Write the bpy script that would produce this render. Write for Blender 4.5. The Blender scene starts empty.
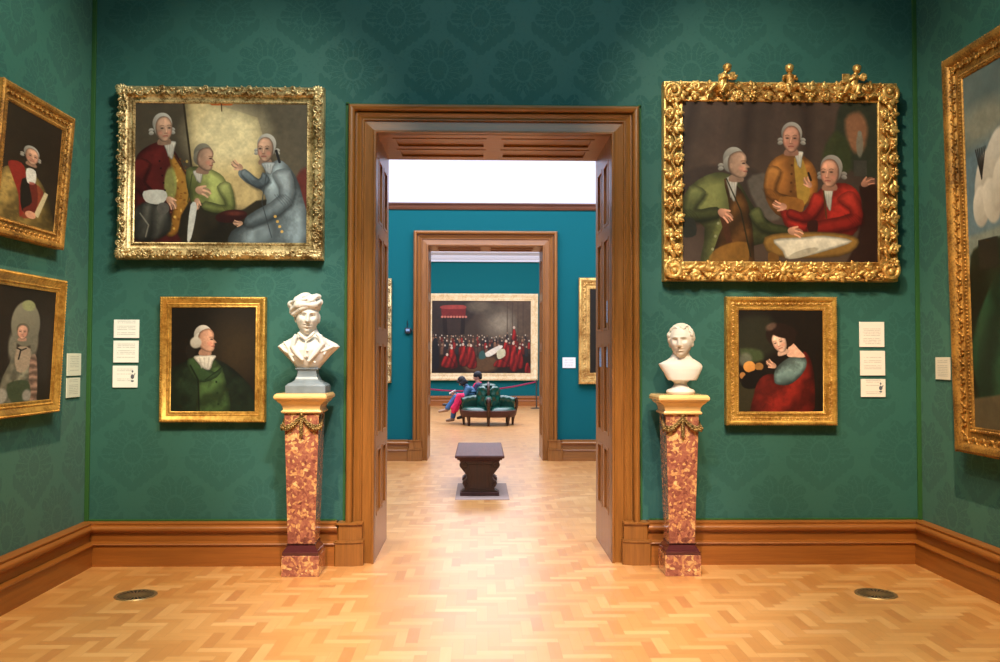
import bpy, math, random
import numpy as np
from math import pi, sin, cos, tan, radians
from mathutils import Vector, Matrix
C = bpy.context.scene.collection
V = Vector

# ------------------------------------------------------------------ camera
F = 870.0
PITCH, YAW, CAMH = radians(1.72), radians(1.32), 1.6
camd = bpy.data.cameras.new('camera'); cam = bpy.data.objects.new('camera', camd); C.objects.link(cam)
camd.sensor_width = 36; camd.lens = F/1000*36; camd.clip_start = .05; camd.clip_end = 100
cam.location = (0, 0, CAMH)
cam.rotation_euler = (Matrix.Rotation(-YAW, 3, 'Z') @ Matrix.Rotation(pi/2+PITCH, 3, 'X') @ Matrix.Rotation(radians(.13), 3, 'Z')).to_euler()
bpy.context.scene.camera = cam
RM = cam.rotation_euler.to_matrix()
def ray(px, py): return RM @ V(((px-500)/F, -(py-331)/F, -1))
def PY(px, py, Y):
    d = ray(px, py); t = Y/d.y; return V((d.x*t, Y, CAMH+d.z*t))
def PX(px, py, X):
    d = ray(px, py); t = X/d.x; return V((X, d.y*t, CAMH+d.z*t))
def PZ(px, py, Z):
    d = ray(px, py); t = (Z-CAMH)/d.z; return V((d.x*t, d.y*t, Z))

# ------------------------------------------------------------------ key planes
YW, YW2 = PZ(372, 563.7, 0).y+.03, PZ(386, 538.5, 0).y           # first partition, near and far face
YM, YM2 = 13.55, 14.28         # second partition
YE = 28.7                      # end wall
XL, XR = PZ(84.5, 567, 0).x, 0
XL = PY(85, 520, YW).x; XR = PY(921.5, 520, YW).x
CEIL = 5.6

# ------------------------------------------------------------------ mesh builder
class MB:
    def __init__(s): s.v = []; s.f = []; s.m = []; s.mi = 0
    def add(s, vs, fs):
        n = len(s.v); s.v.extend([tuple(p) for p in vs]); s.f.extend([tuple(i+n for i in f) for f in fs]); s.m.extend([s.mi]*len(fs))
    def box(s, x0, x1, y0, y1, z0, z1):
        s.add([(x0,y0,z0),(x1,y0,z0),(x1,y1,z0),(x0,y1,z0),(x0,y0,z1),(x1,y0,z1),(x1,y1,z1),(x0,y1,z1)],
              [(0,3,2,1),(4,5,6,7),(0,1,5,4),(1,2,6,5),(2,3,7,6),(3,0,4,7)])
    def rings(s, rs, close=True, caps=True):
        n = len(rs[0]); vs = [p for r in rs for p in r]; fs = []
        for a in range(len(rs)-1):
            for i in range(n if close else n-1):
                j = (i+1) % n; fs.append((a*n+i, a*n+j, (a+1)*n+j, (a+1)*n+i))
        if caps:
            fs.append(tuple(range(n))[::-1]); fs.append(tuple((len(rs)-1)*n+i for i in range(n)))
        s.add(vs, fs)
    def ell(s, c, ax, seg=12, rg=8):
        """ax: 3 axis vectors (Matrix columns or radii)"""
        c = V(c)
        if not isinstance(ax, Matrix): ax = Matrix.Diagonal(ax)
        vs = [c + ax @ V((0,0,1))]
        for a in range(1, rg):
            t = pi*a/rg
            for i in range(seg):
                p = 2*pi*i/seg; vs.append(c + ax @ V((sin(t)*cos(p), sin(t)*sin(p), cos(t))))
        vs.append(c + ax @ V((0,0,-1))); fs = []
        for i in range(seg):
            j = (i+1) % seg; fs.append((0, 1+i, 1+j)); L = 1+(rg-2)*seg; fs.append((L+j, L+i, len(vs)-1))
        for a in range(rg-2):
            for i in range(seg):
                j = (i+1) % seg; o = 1+a*seg; fs.append((o+i, o+seg+i, o+seg+j, o+j))
        s.add(vs, fs)
    def tube(s, pts, rad, seg=8, sx=1.0, up=None):
        pts = [V(p) for p in pts]; n = len(pts)
        if not hasattr(rad, '__len__'): rad = [rad]*n
        rs = []; pu = None
        for i, p in enumerate(pts):
            t = (pts[min(i+1, n-1)]-pts[max(i-1, 0)]).normalized()
            if pu is None:
                u = (V(up) if up else (V((0,0,1)) if abs(t.z) < .9 else V((0,1,0))))
            else: u = pu
            w = t.cross(u).normalized(); u = w.cross(t).normalized(); pu = u
            rs.append([p + (u*cos(2*pi*k/seg)*sx + w*sin(2*pi*k/seg))*rad[i] for k in range(seg)])
        s.rings(rs)
    def capsule(s, a, ra, b, rb, seg=14):
        a, b = V(a), V(b); t = (b-a).normalized(); u = V((0,0,1)) if abs(t.z) < .9 else V((0,1,0))
        w = t.cross(u).normalized(); u = w.cross(t).normalized(); rs = []
        for k in range(5):
            q = pi/2*(1-(k+.15)/5); rs.append((a - t*ra*sin(q), ra*cos(q)))
        rs.append((a, ra)); rs.append((b, rb))
        for k in range(4, -1, -1):
            q = pi/2*(1-(k+.15)/5); rs.append((b + t*rb*sin(q), rb*cos(q)))
        s.rings([[c + (u*cos(2*pi*i/seg)+w*sin(2*pi*i/seg))*r for i in range(seg)] for c, r in rs])
    def lathe(s, prof, c=(0,0,0), seg=32):
        s.rings([[(c[0]+r*cos(2*pi*i/seg), c[1]+r*sin(2*pi*i/seg), c[2]+z) for i in range(seg)] for r, z in prof])
    def square(s, prof, c=(0,0,0), asp=1.0, sub=1):
        """stack of square rings (half width, z)"""
        s.rings([[(c[0]+a*h, c[1]+b*h*asp, c[2]+z) for a, b in ((-1,-1),(1,-1),(1,1),(-1,1))] for h, z in prof])
    def prismXZ(s, pts, y0, y1):
        n = len(pts); s.rings([[(x, y0, z) for x, z in pts], [(x, y1, z) for x, z in pts]])
    def build(s, name, mat, parent=None, smooth=35, bevel=0):
        me = bpy.data.meshes.new(name); me.from_pydata(s.v, [], s.f); me.update()
        import bmesh as _b
        bm = _b.new(); bm.from_mesh(me); _b.ops.recalc_face_normals(bm, faces=bm.faces); bm.to_mesh(me); bm.free()
        for m in (mat if isinstance(mat, (list, tuple)) else [mat]): me.materials.append(m)
        if isinstance(mat, (list, tuple)): me.polygons.foreach_set('material_index', s.m)
        o = bpy.data.objects.new(name, me); C.objects.link(o)
        if smooth:
            me.polygons.foreach_set('use_smooth', [True]*len(me.polygons)); me.set_sharp_from_angle(angle=radians(smooth))
        if parent: o.parent = parent
        if bevel:
            b = o.modifiers.new('bevel', 'BEVEL'); b.width = bevel; b.segments = 2; b.limit_method = 'ANGLE'; b.angle_limit = radians(40)
        return o
    def fused(s, name, mat, parent=None, voxel=.004, sm=2, fac=.5):
        """one continuous surface out of overlapping lumps"""
        o = s.build(name, mat, parent, smooth=0)
        r = o.modifiers.new('r', 'REMESH'); r.mode = 'VOXEL'; r.voxel_size = voxel; r.use_smooth_shade = True
        if sm:
            k = o.modifiers.new('s', 'SMOOTH'); k.iterations = sm; k.factor = fac
        dg = bpy.context.evaluated_depsgraph_get(); dg.update()
        me = bpy.data.meshes.new_from_object(o.evaluated_get(dg)); me.name = name
        o.modifiers.clear(); o.data = me
        me.polygons.foreach_set('use_smooth', [True]*len(me.polygons))
        if not me.materials: me.materials.append(mat)
        return o

def tag(o, label=None, cat=None, group=None, kind=None):
    if label: o['label'] = label
    if cat: o['category'] = cat
    if group: o['group'] = group
    if kind: o['kind'] = kind
    return o
def thing(name, label, cat, loc=(0,0,0), rot=(0,0,0), group=None):
    o = bpy.data.objects.new(name, None); C.objects.link(o); o.location = loc; o.rotation_euler = rot; o.empty_display_size = .1
    return tag(o, label, cat, group)
def struct(o): o['kind'] = 'structure'; return o

# ------------------------------------------------------------------ materials
def lin(c): return tuple((x/12.92 if x <= .04045 else ((x+.055)/1.055)**2.4) for x in [k/255 for k in c])
class Sh:
    def __init__(s, name):
        s.m = bpy.data.materials.new(name); s.m.use_nodes = True; s.t = s.m.node_tree; s.b = s.t.nodes['Principled BSDF']
    def n(s, typ, **kw):
        n = s.t.nodes.new(typ)
        for k, v in kw.items():
            if k == 'ins':
                for a, b in v.items(): s.set(n.inputs[a], b)
            else: setattr(n, k, v)
        return n
    def set(s, i, v):
        if isinstance(v, E): v = v.s
        if isinstance(v, bpy.types.NodeSocket): s.t.links.new(v, i)
        else:
            if i.type == 'RGBA' and len(v) == 3: v = (*v, 1)
            i.default_value = v
    def p(s, **kw):
        for k, v in kw.items(): s.set(s.b.inputs[k.replace('_', ' ')], v)
        return s.m
    def coord(s, kind='Object'):
        return s.n('ShaderNodeTexCoord').outputs[kind]
    def world(s): return s.n('ShaderNodeNewGeometry').outputs['Position']
    def xyz(s, v):
        n = s.n('ShaderNodeSeparateXYZ', ins={0: v}); return [E(s, o) for o in n.outputs]
    def comb(s, x, y, z):
        return s.n('ShaderNodeCombineXYZ', ins={0: x, 1: y, 2: z}).outputs[0]
    def noise(s, v, scale, detail=3, rough=.5, dist=0):
        n = s.n('ShaderNodeTexNoise', ins={'Vector': v, 'Scale': scale, 'Detail': detail, 'Roughness': rough, 'Distortion': dist}); return E(s, n.outputs[0])
    def vor(s, v, scale, out='Distance', feature='F1'):
        n = s.n('ShaderNodeTexVoronoi', feature=feature, ins={'Vector': v, 'Scale': scale}); return n.outputs[out]
    def map(s, v, scale=(1,1,1), loc=(0,0,0)):
        return s.n('ShaderNodeMapping', ins={0: v, 1: loc, 3: scale}).outputs[0]
    def ramp(s, f, stops, interp='LINEAR'):
        n = s.n('ShaderNodeValToRGB', ins={0: f}); r = n.color_ramp; r.interpolation = interp
        while len(r.elements) < len(stops): r.elements.new(.5)
        for e, (p, c) in zip(r.elements, stops): e.position = p; e.color = (*c, 1)
        return n.outputs[0]
    def mix(s, f, a, b, mode='MIX'):
        n = s.n('ShaderNodeMix', data_type='RGBA', blend_type=mode, clamp_factor=True)
        s.set(n.inputs[0], f); s.set(n.inputs[6], a); s.set(n.inputs[7], b); return n.outputs[2]
    def bump(s, h, strength=.3, dist=.01):
        return s.n('ShaderNodeBump', ins={'Height': h, 'Strength': strength, 'Distance': dist}).outputs[0]
class E:
    def __init__(s, sh, sock): s.h = sh; s.s = sock
    def op(s, o, b=None, c=None, r=False):
        n = s.h.t.nodes.new('ShaderNodeMath'); n.operation = o; A, B = (b, s) if r else (s, b)
        s.h.set(n.inputs[0], A)
        if B is not None: s.h.set(n.inputs[1], B)
        if c is not None: s.h.set(n.inputs[2], c)
        return E(s.h, n.outputs[0])
    def __add__(s, o): return s.op('ADD', o)
    __radd__ = __add__
    def __mul__(s, o): return s.op('MULTIPLY', o)
    __rmul__ = __mul__
    def __sub__(s, o): return s.op('SUBTRACT', o)
    def __rsub__(s, o): return s.op('SUBTRACT', o, r=True)
    def __truediv__(s, o): return s.op('DIVIDE', o)
    def floor(s): return s.op('FLOOR')
    def fr(s): return s.op('FRACT')
    def abs(s): return s.op('ABSOLUTE')
    def sin(s): return s.op('SINE')
    def lt(s, o): return s.op('LESS_THAN', o)
    def gt(s, o): return s.op('GREATER_THAN', o)
    def mod(s, o): return s.op('FLOORED_MODULO', o)
    def max(s, o): return s.op('MAXIMUM', o)
    def min(s, o): return s.op('MINIMUM', o)
    def sqrt(s): return s.op('SQRT')
    def atan2(s, o): return s.op('ARCTAN2', o)
    def step(s, a, b):
        n = s.h.n('ShaderNodeMapRange', interpolation_type='SMOOTHSTEP', ins={0: s, 1: a, 2: b}); return E(s.h, n.outputs[0])

def simple(name, rgb, rough=.5, metal=0, coat=0, var=.12, scale=20, bump=0, **kw):
    s = Sh(name); c = lin(rgb); nz = s.noise(s.coord(), scale, 4)
    col = s.mix(nz, tuple(x*(1-var) for x in c), tuple(min(1, x*(1+var)) for x in c))
    d = dict(Base_Color=col, Roughness=rough, Metallic=metal, Coat_Weight=coat)
    if bump: d['Normal'] = s.bump(nz, bump, .005)
    return s.p(**d, **kw)

def damask(name, ca, cb, axis, rough=.62):
    s = Sh(name); x, y, z = s.xyz(s.world()); u0 = x if axis == 'x' else y
    P, Q = .672, .86
    wob = s.noise(s.comb(((u0/P+.03).fr()-.5).abs()*P, 0, (z/Q).fr()), 9, 2)
    def motif(ou, ov):
        a = ((u0/P+ou).fr()-.5).abs()*P; b = (((z)/Q+ov).fr()-.5)*Q
        na = s.noise(s.comb(a, b, ou*7.3), 14, 3); nb = s.noise(s.comb(a, b, 5.1+ou), 11, 3)
        a2 = a+(na-.5)*.05; b2 = b+(nb-.5)*.05
        r = ((a2*a2)+(b2*b2)*.72).sqrt(); th = a2.atan2(b2)
        lobes = (th*5.0).sin().abs()
        R = .20+lobes*.055 - (th.abs()-1.1).abs()*.035
        inside = (R-r).step(-.004, .006)
        # light veins inside the motif
        v1 = ((r*52)+lobes*2.4+(na-.5)*9).sin().abs().step(.12, .32)
        v2 = ((th*11)+(nb-.5)*6).sin().abs().step(.1, .35).max((.09-r).step(0, .01))
        heart = ((r-.075).abs()-.006).step(0, .004)
        # ferns under the motif
        fr_ = (((a*.75)-(b+.27)).abs()-.028-((a*70).sin().abs())*.02)
        fern = (1-fr_.step(0,.005))*(a.lt(.27))
        return (inside*v1*v2*heart).max(fern*.85)
    m = motif(0, 0).max(motif(.5, .5))
    fine = s.noise(s.map(s.world(), (300,300,300)), 1, 2)
    weave = (u0*2600).sin()*.5+.5
    speck = s.noise(s.world(), 38, 3).step(.58, .66)*.35
    m = (m*(.65+wob*.5)).max(speck)
    col = s.mix(m*.62, lin(ca), lin(cb))
    col = s.mix(fine*.18, col, lin((10, 40, 34)))
    big = s.noise(s.world(), .9, 2)
    col = s.mix((big-.5)*.25+.1, col, lin(cb))
    return s.p(Base_Color=col, Roughness=rough+m*.16, Sheen_Weight=.12, Sheen_Roughness=.45, Specular_IOR_Level=.35,
               Normal=s.bump(m*.6+fine*.3, .12, .002))

def wood(name, c0, c1, axis, rough=.34, coat=.3, dens=1.0):
    s = Sh(name); sc = {'x': (1.2, 26, 26), 'y': (26, 1.2, 26), 'z': (26, 26, 1.2)}[axis]
    p = s.map(s.coord(), sc); n1 = s.noise(p, 1.5*dens, 5, .65, .4); n2 = s.noise(s.map(s.coord(), tuple(k*4 for k in sc)), 1, 3)
    col = s.ramp(n1*.75+n2*.25, [(.22, lin(c0)), (.5, tuple((a+b)/2 for a, b in zip(lin(c0), lin(c1)))), (.80, lin(c1))])
    return s.p(Base_Color=col, Roughness=rough+n2*.15, Coat_Weight=coat, Coat_Roughness=.25, Normal=s.bump(n2, .08, .002))

def parquet():
    s = Sh('herringbone_parquet'); x, y, z = s.xyz(s.world()); W = .066; n = 4
    # the pattern mirrors about the enfilade axis in the first room as laid
    X = (x+20.013)/W; Y = (y+20.02)/W
    i, j = X.floor(), Y.floor()
    k = (i-j).mod(2*n); hor = k.lt(n-.5)
    k2 = (2*n-1)-k
    idx = (i-k)*hor + i*(1-hor); idy = j*hor + (j-k2)*(1-hor)
    wn = s.n('ShaderNodeTexWhiteNoise', noise_dimensions='3D', ins={0: s.comb(idx+.5, idy+.5, hor)}); r = E(s, wn.outputs[0])
    rc = E(s, s.n('ShaderNodeTexWhiteNoise', noise_dimensions='3D', ins={0: s.comb(idx+.5, hor+3, idy+.5)}).outputs[0])
    gx = s.map(s.world(), (3, 55, 1)); gy = s.map(s.world(), (55, 3, 1))
    off = s.comb(r*40, rc*40, 0)
    va = s.n('ShaderNodeVectorMath', operation='ADD', ins={0: gx, 1: off}).outputs[0]; vb = s.n('ShaderNodeVectorMath', operation='ADD', ins={0: gy, 1: off}).outputs[0]
    g = s.noise(va, 1.6, 4)*hor + s.noise(vb, 1.6, 4)*(1-hor)
    t = r*.62+g*.30+hor*.10
    col = s.ramp(t, [(.12, lin((188,126,66))), (.36, lin((200,141,76))), (.62, lin((209,152,86))), (.86, lin((223,171,106)))])
    col = s.mix(rc.gt(.9)*.22, col, lin((180, 122, 80)))
    # joints
    fx = (X-idx)/(hor*n+(1-hor)); fy = (Y-idy)/(hor+(1-hor)*n)
    ex = fx.min(1-fx)*(hor*n+(1-hor)); ey = fy.min(1-fy)*(hor+(1-hor)*n); e = ex.min(ey).step(.005, .035)
    col = s.mix((1-e)*.4, col, lin((150, 98, 54)))
    big = s.noise(s.world(), .8, 2)
    return s.p(Base_Color=col, Roughness=.24+g*.1+big*.1, Coat_Weight=.9, Coat_Roughness=.30, Specular_IOR_Level=.5,
               Normal=s.bump(e*.5+g*.2, .06, .002))

def gold(name, hi, lo, rough=.34, sc=60, metal=.62):
    s = Sh(name); a = s.noise(s.coord(), sc, 4, .6); b = s.noise(s.coord(), 7, 3)
    col = s.mix((a*.55+b*.45).step(.36, .62), lin(lo), lin(hi))
    return s.p(Base_Color=col, Metallic=metal, Roughness=rough+a*.18, Normal=s.bump(a, .15, .003))

def breccia():
    s = Sh('red_breccia_marble'); p = s.coord(); w = s.noise(p, 9, 4)
    pv = s.n('ShaderNodeVectorMath', operation='ADD', ins={0: p, 1: s.n('ShaderNodeVectorMath', operation='SCALE', ins={0: s.n('ShaderNodeTexNoise', ins={'Vector': p, 'Scale': 14., 'Detail': 4.}).outputs[1], 'Scale': .07}).outputs[0]}).outputs[0]
    cell = E(s, s.n('ShaderNodeSeparateColor', ins={0: s.vor(pv, 46, 'Color')}).outputs[0])
    edge = E(s, s.vor(pv, 46, 'Distance', 'DISTANCE_TO_EDGE'))
    n2 = s.noise(p, 5, 3)
    fine_ = s.noise(pv, 60, 4)
    col = s.ramp(cell*.42+n2*.55+w*.3+fine_*.35-.32, [(.15, lin((92, 46, 40))), (.40, lin((142, 82, 64))), (.53, lin((164, 102, 78))), (.62, lin((196, 138, 84))), (.80, lin((228, 192, 126)))])
    col = s.mix((1-edge.step(.0, .08))*.45, col, lin((138, 78, 62)))
    return s.p(Base_Color=col, Roughness=.16, Coat_Weight=.5, Coat_Roughness=.08)

M = {}
M['wallx'] = damask('green_damask_cloth_a', (48,99,88), (33,83,75), 'x')
M['wally'] = damask('green_damask_cloth_b', (50,106,89), (30,79,69), 'y')
M['teal'] = simple('plain_teal_cloth', (8,90,96), .85, var=.06, scale=60, Specular_IOR_Level=.15)
M['white'] = simple('matt_white_plaster', (198,203,214), .85, var=.01)
M['ceil'] = simple('ceiling_paint', (226,226,222), .9, var=.01)
OA, OB = (104,62,20), (160,102,38)
M['wv'] = wood('oak_upright', OA, OB, 'z'); M['wh'] = wood('oak_across', OA, OB, 'x'); M['wy'] = wood('oak_depth', OA, OB, 'y')
M['skx'] = wood('oak_skirting_across', (122,66,18), (164,98,34), 'x'); M['sky'] = wood('oak_skirting_along', (122,66,18), (164,98,34), 'y')
M['dark_wood'] = wood('dark_mahogany', (38,18,12), (92,46,34), 'y', .5, 0)
M['dark_woodz'] = wood('dark_mahogany_upright', (38,20,10), (82,46,24), 'z', .36, .2)
M['dark_rail'] = wood('dark_oak_rail', (70,38,24), (116,68,44), 'x')
M['floor'] = parquet()
M['gold'] = gold('carved_gilding', (242,200,118), (166,112,46), .34, 60, .6)
M['gold_pale'] = gold('pale_worn_gilding', (226,202,146), (118,90,46), .34, 60, .6)
M['gold_plain'] = gold('plain_gilding', (216,170,84), (160,114,44), .36, 40, .62)
M['gold_dull'] = gold('dull_gilding', (190,140,66), (104,70,30), .42, 70, .6)
M['gold_cream'] = gold('cream_gilding', (226,206,164), (200,172,122), .5, 30, .15)
M['marble'] = simple('white_marble', (214,211,204), .7, var=.05, scale=9, Subsurface_Weight=.05, Subsurface_Radius=(.02,.015,.01))
M['marble_w'] = simple('warm_white_marble', (214,205,194), .7, var=.05, scale=9, Subsurface_Weight=.05, Subsurface_Radius=(.02,.015,.01))
M['grey_marble'] = simple('streaked_grey_marble', (120,130,136), .25, var=.35, scale=14)
M['siena'] = simple('siena_marble', (226,184,118), .2, var=.16, scale=12, coat=.3)
M['breccia'] = breccia()
M['dark_marble'] = simple('dark_red_marble', (74,34,34), .12, var=.2, coat=.5)
M['bronze'] = gold('gilt_bronze', (170,140,84), (62,46,24), .35, 90, .8)
M['green_cord'] = simple('green_edging_braid', (34,84,30), .7, var=.15, scale=120)
M['leather'] = simple('green_buttoned_leather', (8,70,56), .32, var=.15, coat=.3, scale=12)
M['crimson'] = simple('crimson_rope_velvet', (128,8,62), .7)
M['steel'] = simple('dull_steel', (96,92,88), .35, metal=.8)
M['hair'] = simple('black_hair', (12,16,24), .75, var=.3, scale=80)
M['skin'] = simple('skin', (206,150,126), .5, var=.05)
M['denim'] = simple('blue_denim', (62,104,158), .8, var=.2, scale=60)
M['blue_coat'] = simple('blue_quilted_cloth', (52,96,130), .7, var=.2, scale=40)
M['navy'] = simple('navy_cloth', (36,38,72), .75, var=.2, scale=40)
M['pink'] = simple('bright_pink_cloth', (214,34,88), .75, var=.15, scale=30)
M['paper'] = simple('white_paper', (236,236,234), .7, var=.02)
M['shoe'] = simple('tan_shoe_leather', (150,120,96), .5, var=.2)
M['black'] = simple('black_plastic', (20,24,32), .4)
M['blueplate'] = simple('pale_blue_notice_card', (128,156,190), .5, var=.05)
M['floor_sheet'] = simple('matt_grey_sheet', (150,128,116), .8, var=.05)
M['canvas_edge'] = simple('dark_canvas_edge', (40,30,20), .8)
def glow(name, rgb, st):
    s = Sh(name); return s.p(Base_Color=(.8,.8,.8), Emission_Color=lin(rgb), Emission_Strength=st)
def paint_mat():
    s = Sh('oil_paint'); a = s.n('ShaderNodeAttribute', attribute_name='paint')
    nz = s.noise(s.coord(), 90, 4)
    return s.p(Base_Color=a.outputs[0], Roughness=.42+nz*.12, Coat_Weight=.04, Coat_Roughness=.35, Specular_IOR_Level=.25)
M['paint'] = paint_mat()
def label_mat(seed, pic=False, rgb=(232,232,226)):
    s = Sh('printed_label_card'); x, y, z = s.xyz(s.coord())
    line = (z*78).fr().lt(.36); word = s.noise(s.comb(x*150, (z*78).floor()*7.7, seed), 1, 1).gt(.4)
    para = s.noise(s.comb(0, (z*78).floor()*1.3, seed), 1.0, 0).gt(.42)
    ins = x.abs().lt(.07 if not pic else .06)*((z-.085).abs().lt(.062))
    col = s.mix(line*word*para*ins*.45, lin(rgb), lin((90, 90, 90)))
    return s.p(Base_Color=col, Roughness=.55)

# ------------------------------------------------------------------ structure
mb = MB(); mb.box(-9, 9, -3.2, YE+.4, -.2, 0); struct(mb.build('floor', M['floor'], smooth=0))
# opening of the first doorway (front edges) and of the second one
a = PY(375, 350, YW-.03); b = PY(611.8, 350, YW-.03); OX0, OX1 = a.x, b.x; OZ = PY(495, 134.5, YW).z
a2 = PY(428, 350, YM); b2 = PY(542.5, 350, YM); QX0, QX1 = a2.x, b2.x; QZ = PY(486, 246, YM).z
def wall_with_hole(name, y0, y1, x0, x1, h0, h1, hz, top, mf, mbk):
    m = MB()
    def face(pts, mi): m.mi = mi; m.add(pts, [(0,1,2,3)])
    for (p, q, r, t) in ((x0, h0, 0, top), (h1, x1, 0, top), (h0, h1, hz, top)):
        m.mi = 0; m.add([(p,y0,r),(q,y0,r),(q,y0,t),(p,y0,t)], [(0,1,2,3)])
        m.mi = 1; m.add([(p,y1,r),(p,y1,t),(q,y1,t),(q,y1,r)], [(0,1,2,3)])
    m.mi = 1
    m.add([(h0,y0,0),(h0,y1,0),(h0,y1,hz),(h0,y0,hz)], [(0,1,2,3)]); m.add([(h1,y0,0),(h1,y0,hz),(h1,y1,hz),(h1,y1,0)], [(0,1,2,3)])
    m.add([(h0,y0,hz),(h0,y1,hz),(h1,y1,hz),(h1,y0,hz)], [(0,1,2,3)])
    m.add([(x0,y0,0),(x0,y0,top),(x0,y1,top),(x0,y1,0)], [(0,1,2,3)]); m.add([(x1,y0,0),(x1,y1,0),(x1,y1,top),(x1,y0,top)], [(0,1,2,3)])
    m.add([(x0,y0,top),(x1,y0,top),(x1,y1,top),(x0,y1,top)], [(0,1,2,3)])
    return struct(m.build(name, [mf, mbk], smooth=0))
G = .022   # thickness of the joinery lining
wall_with_hole('wall_back', YW, YW2, XL-.2, XR+.2, OX0-G, OX1+G, OZ+G, CEIL, M['wallx'], M['white'])
mb = MB(); mb.box(XL-.2, XL, -3, YW, 0, CEIL); struct(mb.build('wall_left', M['wally'], smooth=0))
mb = MB(); mb.box(XR, XR+.2, -3, YW, 0, CEIL); struct(mb.build('wall_right', M['wally'], smooth=0))
mb = MB(); mb.box(XL-.2, XR+.2, -3.2, -3, 0, CEIL); struct(mb.build('wall_front', M['wallx'], smooth=0))
mb = MB(); mb.box(XL-.2, XR+.2, -3.2, YW2, CEIL, CEIL+.1); struct(mb.build('ceiling', M['ceil'], smooth=0))
# middle room
MX0, MX1 = -6.0, 6.6
RZ0 = PY(490, 210, YM).z; RZ1 = PY(490, 203.5, YM).z
for nm, x0, x1 in (('wall_middle_left', MX0-.2, MX0), ('wall_middle_right', MX1, MX1+.2)):
    m = MB(); m.mi = 0; m.box(x0, x1, YW2, YM, 0, RZ0+.03); m.mi = 1; m.box(x0, x1, YW2, YM, RZ0+.03, 6.0); struct(m.build(nm, [M['teal'], M['white']], smooth=0))
m = MB(); m.box(MX0, QX0-G, YM, YM2, 0, RZ0+.03); m.box(QX1+G, MX1, YM, YM2, 0, RZ0+.03); m.box(QX0-G, QX1+G, YM, YM2, QZ+G, RZ0+.03)
m.mi = 1; m.box(MX0, MX1, YM, YM2, RZ0+.03, 6.0); struct(m.build('wall_middle_far', [M['teal'], M['white']], smooth=0))
m = MB(); m.box(MX0, XL-.2, YW2-.2, YW2, 0, 6); m.box(XR+.2, MX1, YW2-.2, YW2, 0, 6); m.box(XL-.2, XR+.2, YW2-.2, YW2, CEIL+.1, 6.0); struct(m.build('wall_middle_near', M['teal'], smooth=0))
m = MB(); m.box(MX0-.2, MX1+.2, YW2-.2, YM2, 6.0, 6.1); struct(m.build('ceiling_middle', M['ceil'], smooth=0))
# end room
EX0, EX1 = -7.5, 8.0
CZ0 = PY(486, 262, YE).z
for nm, x0, x1 in (('wall_end_left', EX0-.2, EX0), ('wall_end_right', EX1, EX1+.2)):
    m = MB(); m.box(x0, x1, YM2, YE, 0, 6.6); struct(m.build(nm, M['teal'], smooth=0))
m = MB(); m.mi = 0; m.box(EX0, EX1, YE, YE+.2, 0, CZ0+.1); m.mi = 1; m.box(EX0, EX1, YE, YE+.2, CZ0+.1, 6.6); struct(m.build('wall_end', [M['teal'], M['white']], smooth=0))
m = MB(); m.box(EX0, MX0, YM2-.2, YM2, 0, 6.6); m.box(MX1, EX1, YM2-.2, YM2, 0, 6.6); m.box(MX0, MX1, YM2-.2, YM2, 6.0, 6.6); struct(m.build('wall_end_near', M['teal'], smooth=0))
m = MB(); m.box(EX0-.2, EX1+.2, YM2-.2, YE+.2, 6.6, 6.7); struct(m.build('ceiling_end', M['ceil'], smooth=0))
# cornice of the end room
m = MB(); pr = [(0, CZ0), (.08, CZ0), (.08, CZ0+.06), (.12, CZ0+.1), (.14, CZ0+.2), (.26, CZ0+.28), (.3, CZ0+.42), (.42, CZ0+.5), (.42, CZ0+.62), (0, CZ0+.62)]
m.rings([[(EX0, YE-d, z) for d, z in pr], [(EX1, YE-d, z) for d, z in pr]]); struct(m.build('trim_1', M['white']))
# picture rail of the middle room
m = MB(); pr = [(0, RZ0), (.02, RZ0), (.035, RZ0+.03), (.02, RZ0+.045), (.03, RZ0+.07), (.055, RZ0+.085), (.055, RZ1), (0, RZ1)]
m.rings([[(MX0, YM-d, z) for d, z in pr], [(MX1, YM-d, z) for d, z in pr]]); struct(m.build('trim_2', M['dark_rail']))

# skirting boards -----------------------------------------------------
SH = PY(200, 522, YW-.05).z
k = SH/.33
SKD = (YW-PZ(200, 566.6, 0).y)/.085
SK = [(0, 0), (.085, 0), (.085, .160*k), (.094, .163*k), (.097, .170*k), (.094, .177*k), (.070, .181*k), (.056, .185*k), (.056, .250*k), (.066, .254*k), (.074, .262*k), (.082, .276*k), (.082, .290*k), (.074, .303*k), (.062, .309*k), (.062, .312*k), (.066, .318*k), (.066, .326*k), (.060, .33*k), (0, .33*k)]
SK = [(d*SKD, z) for d, z in SK]
print('planes', YW, YW2, SKD)
def skirt(name, segs, mat, sc=1.0):
    """segs: list of ((x,y),(x,y),(nx,ny), m0, m1): straight runs with mitred ends (m = +1 shortens by the projection)"""
    m = MB()
    for (p, q, nrm, m0, m1) in segs:
        p, q, nrm = V((*p, 0)), V((*q, 0)), V((*nrm, 0)); t = (q-p).normalized(); rs = []
        for base, mm in ((p, m0), (q, -m1)): rs.append([base + nrm*d*sc + t*d*mm*sc + V((0, 0, z*sc)) for d, z in SK])
        m.rings(rs)
    return struct(m.build(name, mat, smooth=40))
CW = PY(347, 300, YW-.06).x     # outer edge of the casing, left
CWR = PY(639.5, 300, YW-.06).x
PBL, PBR = OX0-(OX0-CW)*1.36, OX1+(OX0-CW)*1.36
skirt('baseboard_back_left', [((XL, YW), (PBL+.02, YW), (0,-1), 1, 0)], M['skx'])
skirt('baseboard_back_right', [((PBR-.02, YW), (XR, YW), (0,-1), 0, 1)], M['skx'])
skirt('baseboard_left', [((XL, -3), (XL, YW), (1,0), 0, 1)], M['sky'])
skirt('baseboard_right', [((XR, -3), (XR, YW), (-1,0), 0, 1)], M['sky'])
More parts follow.
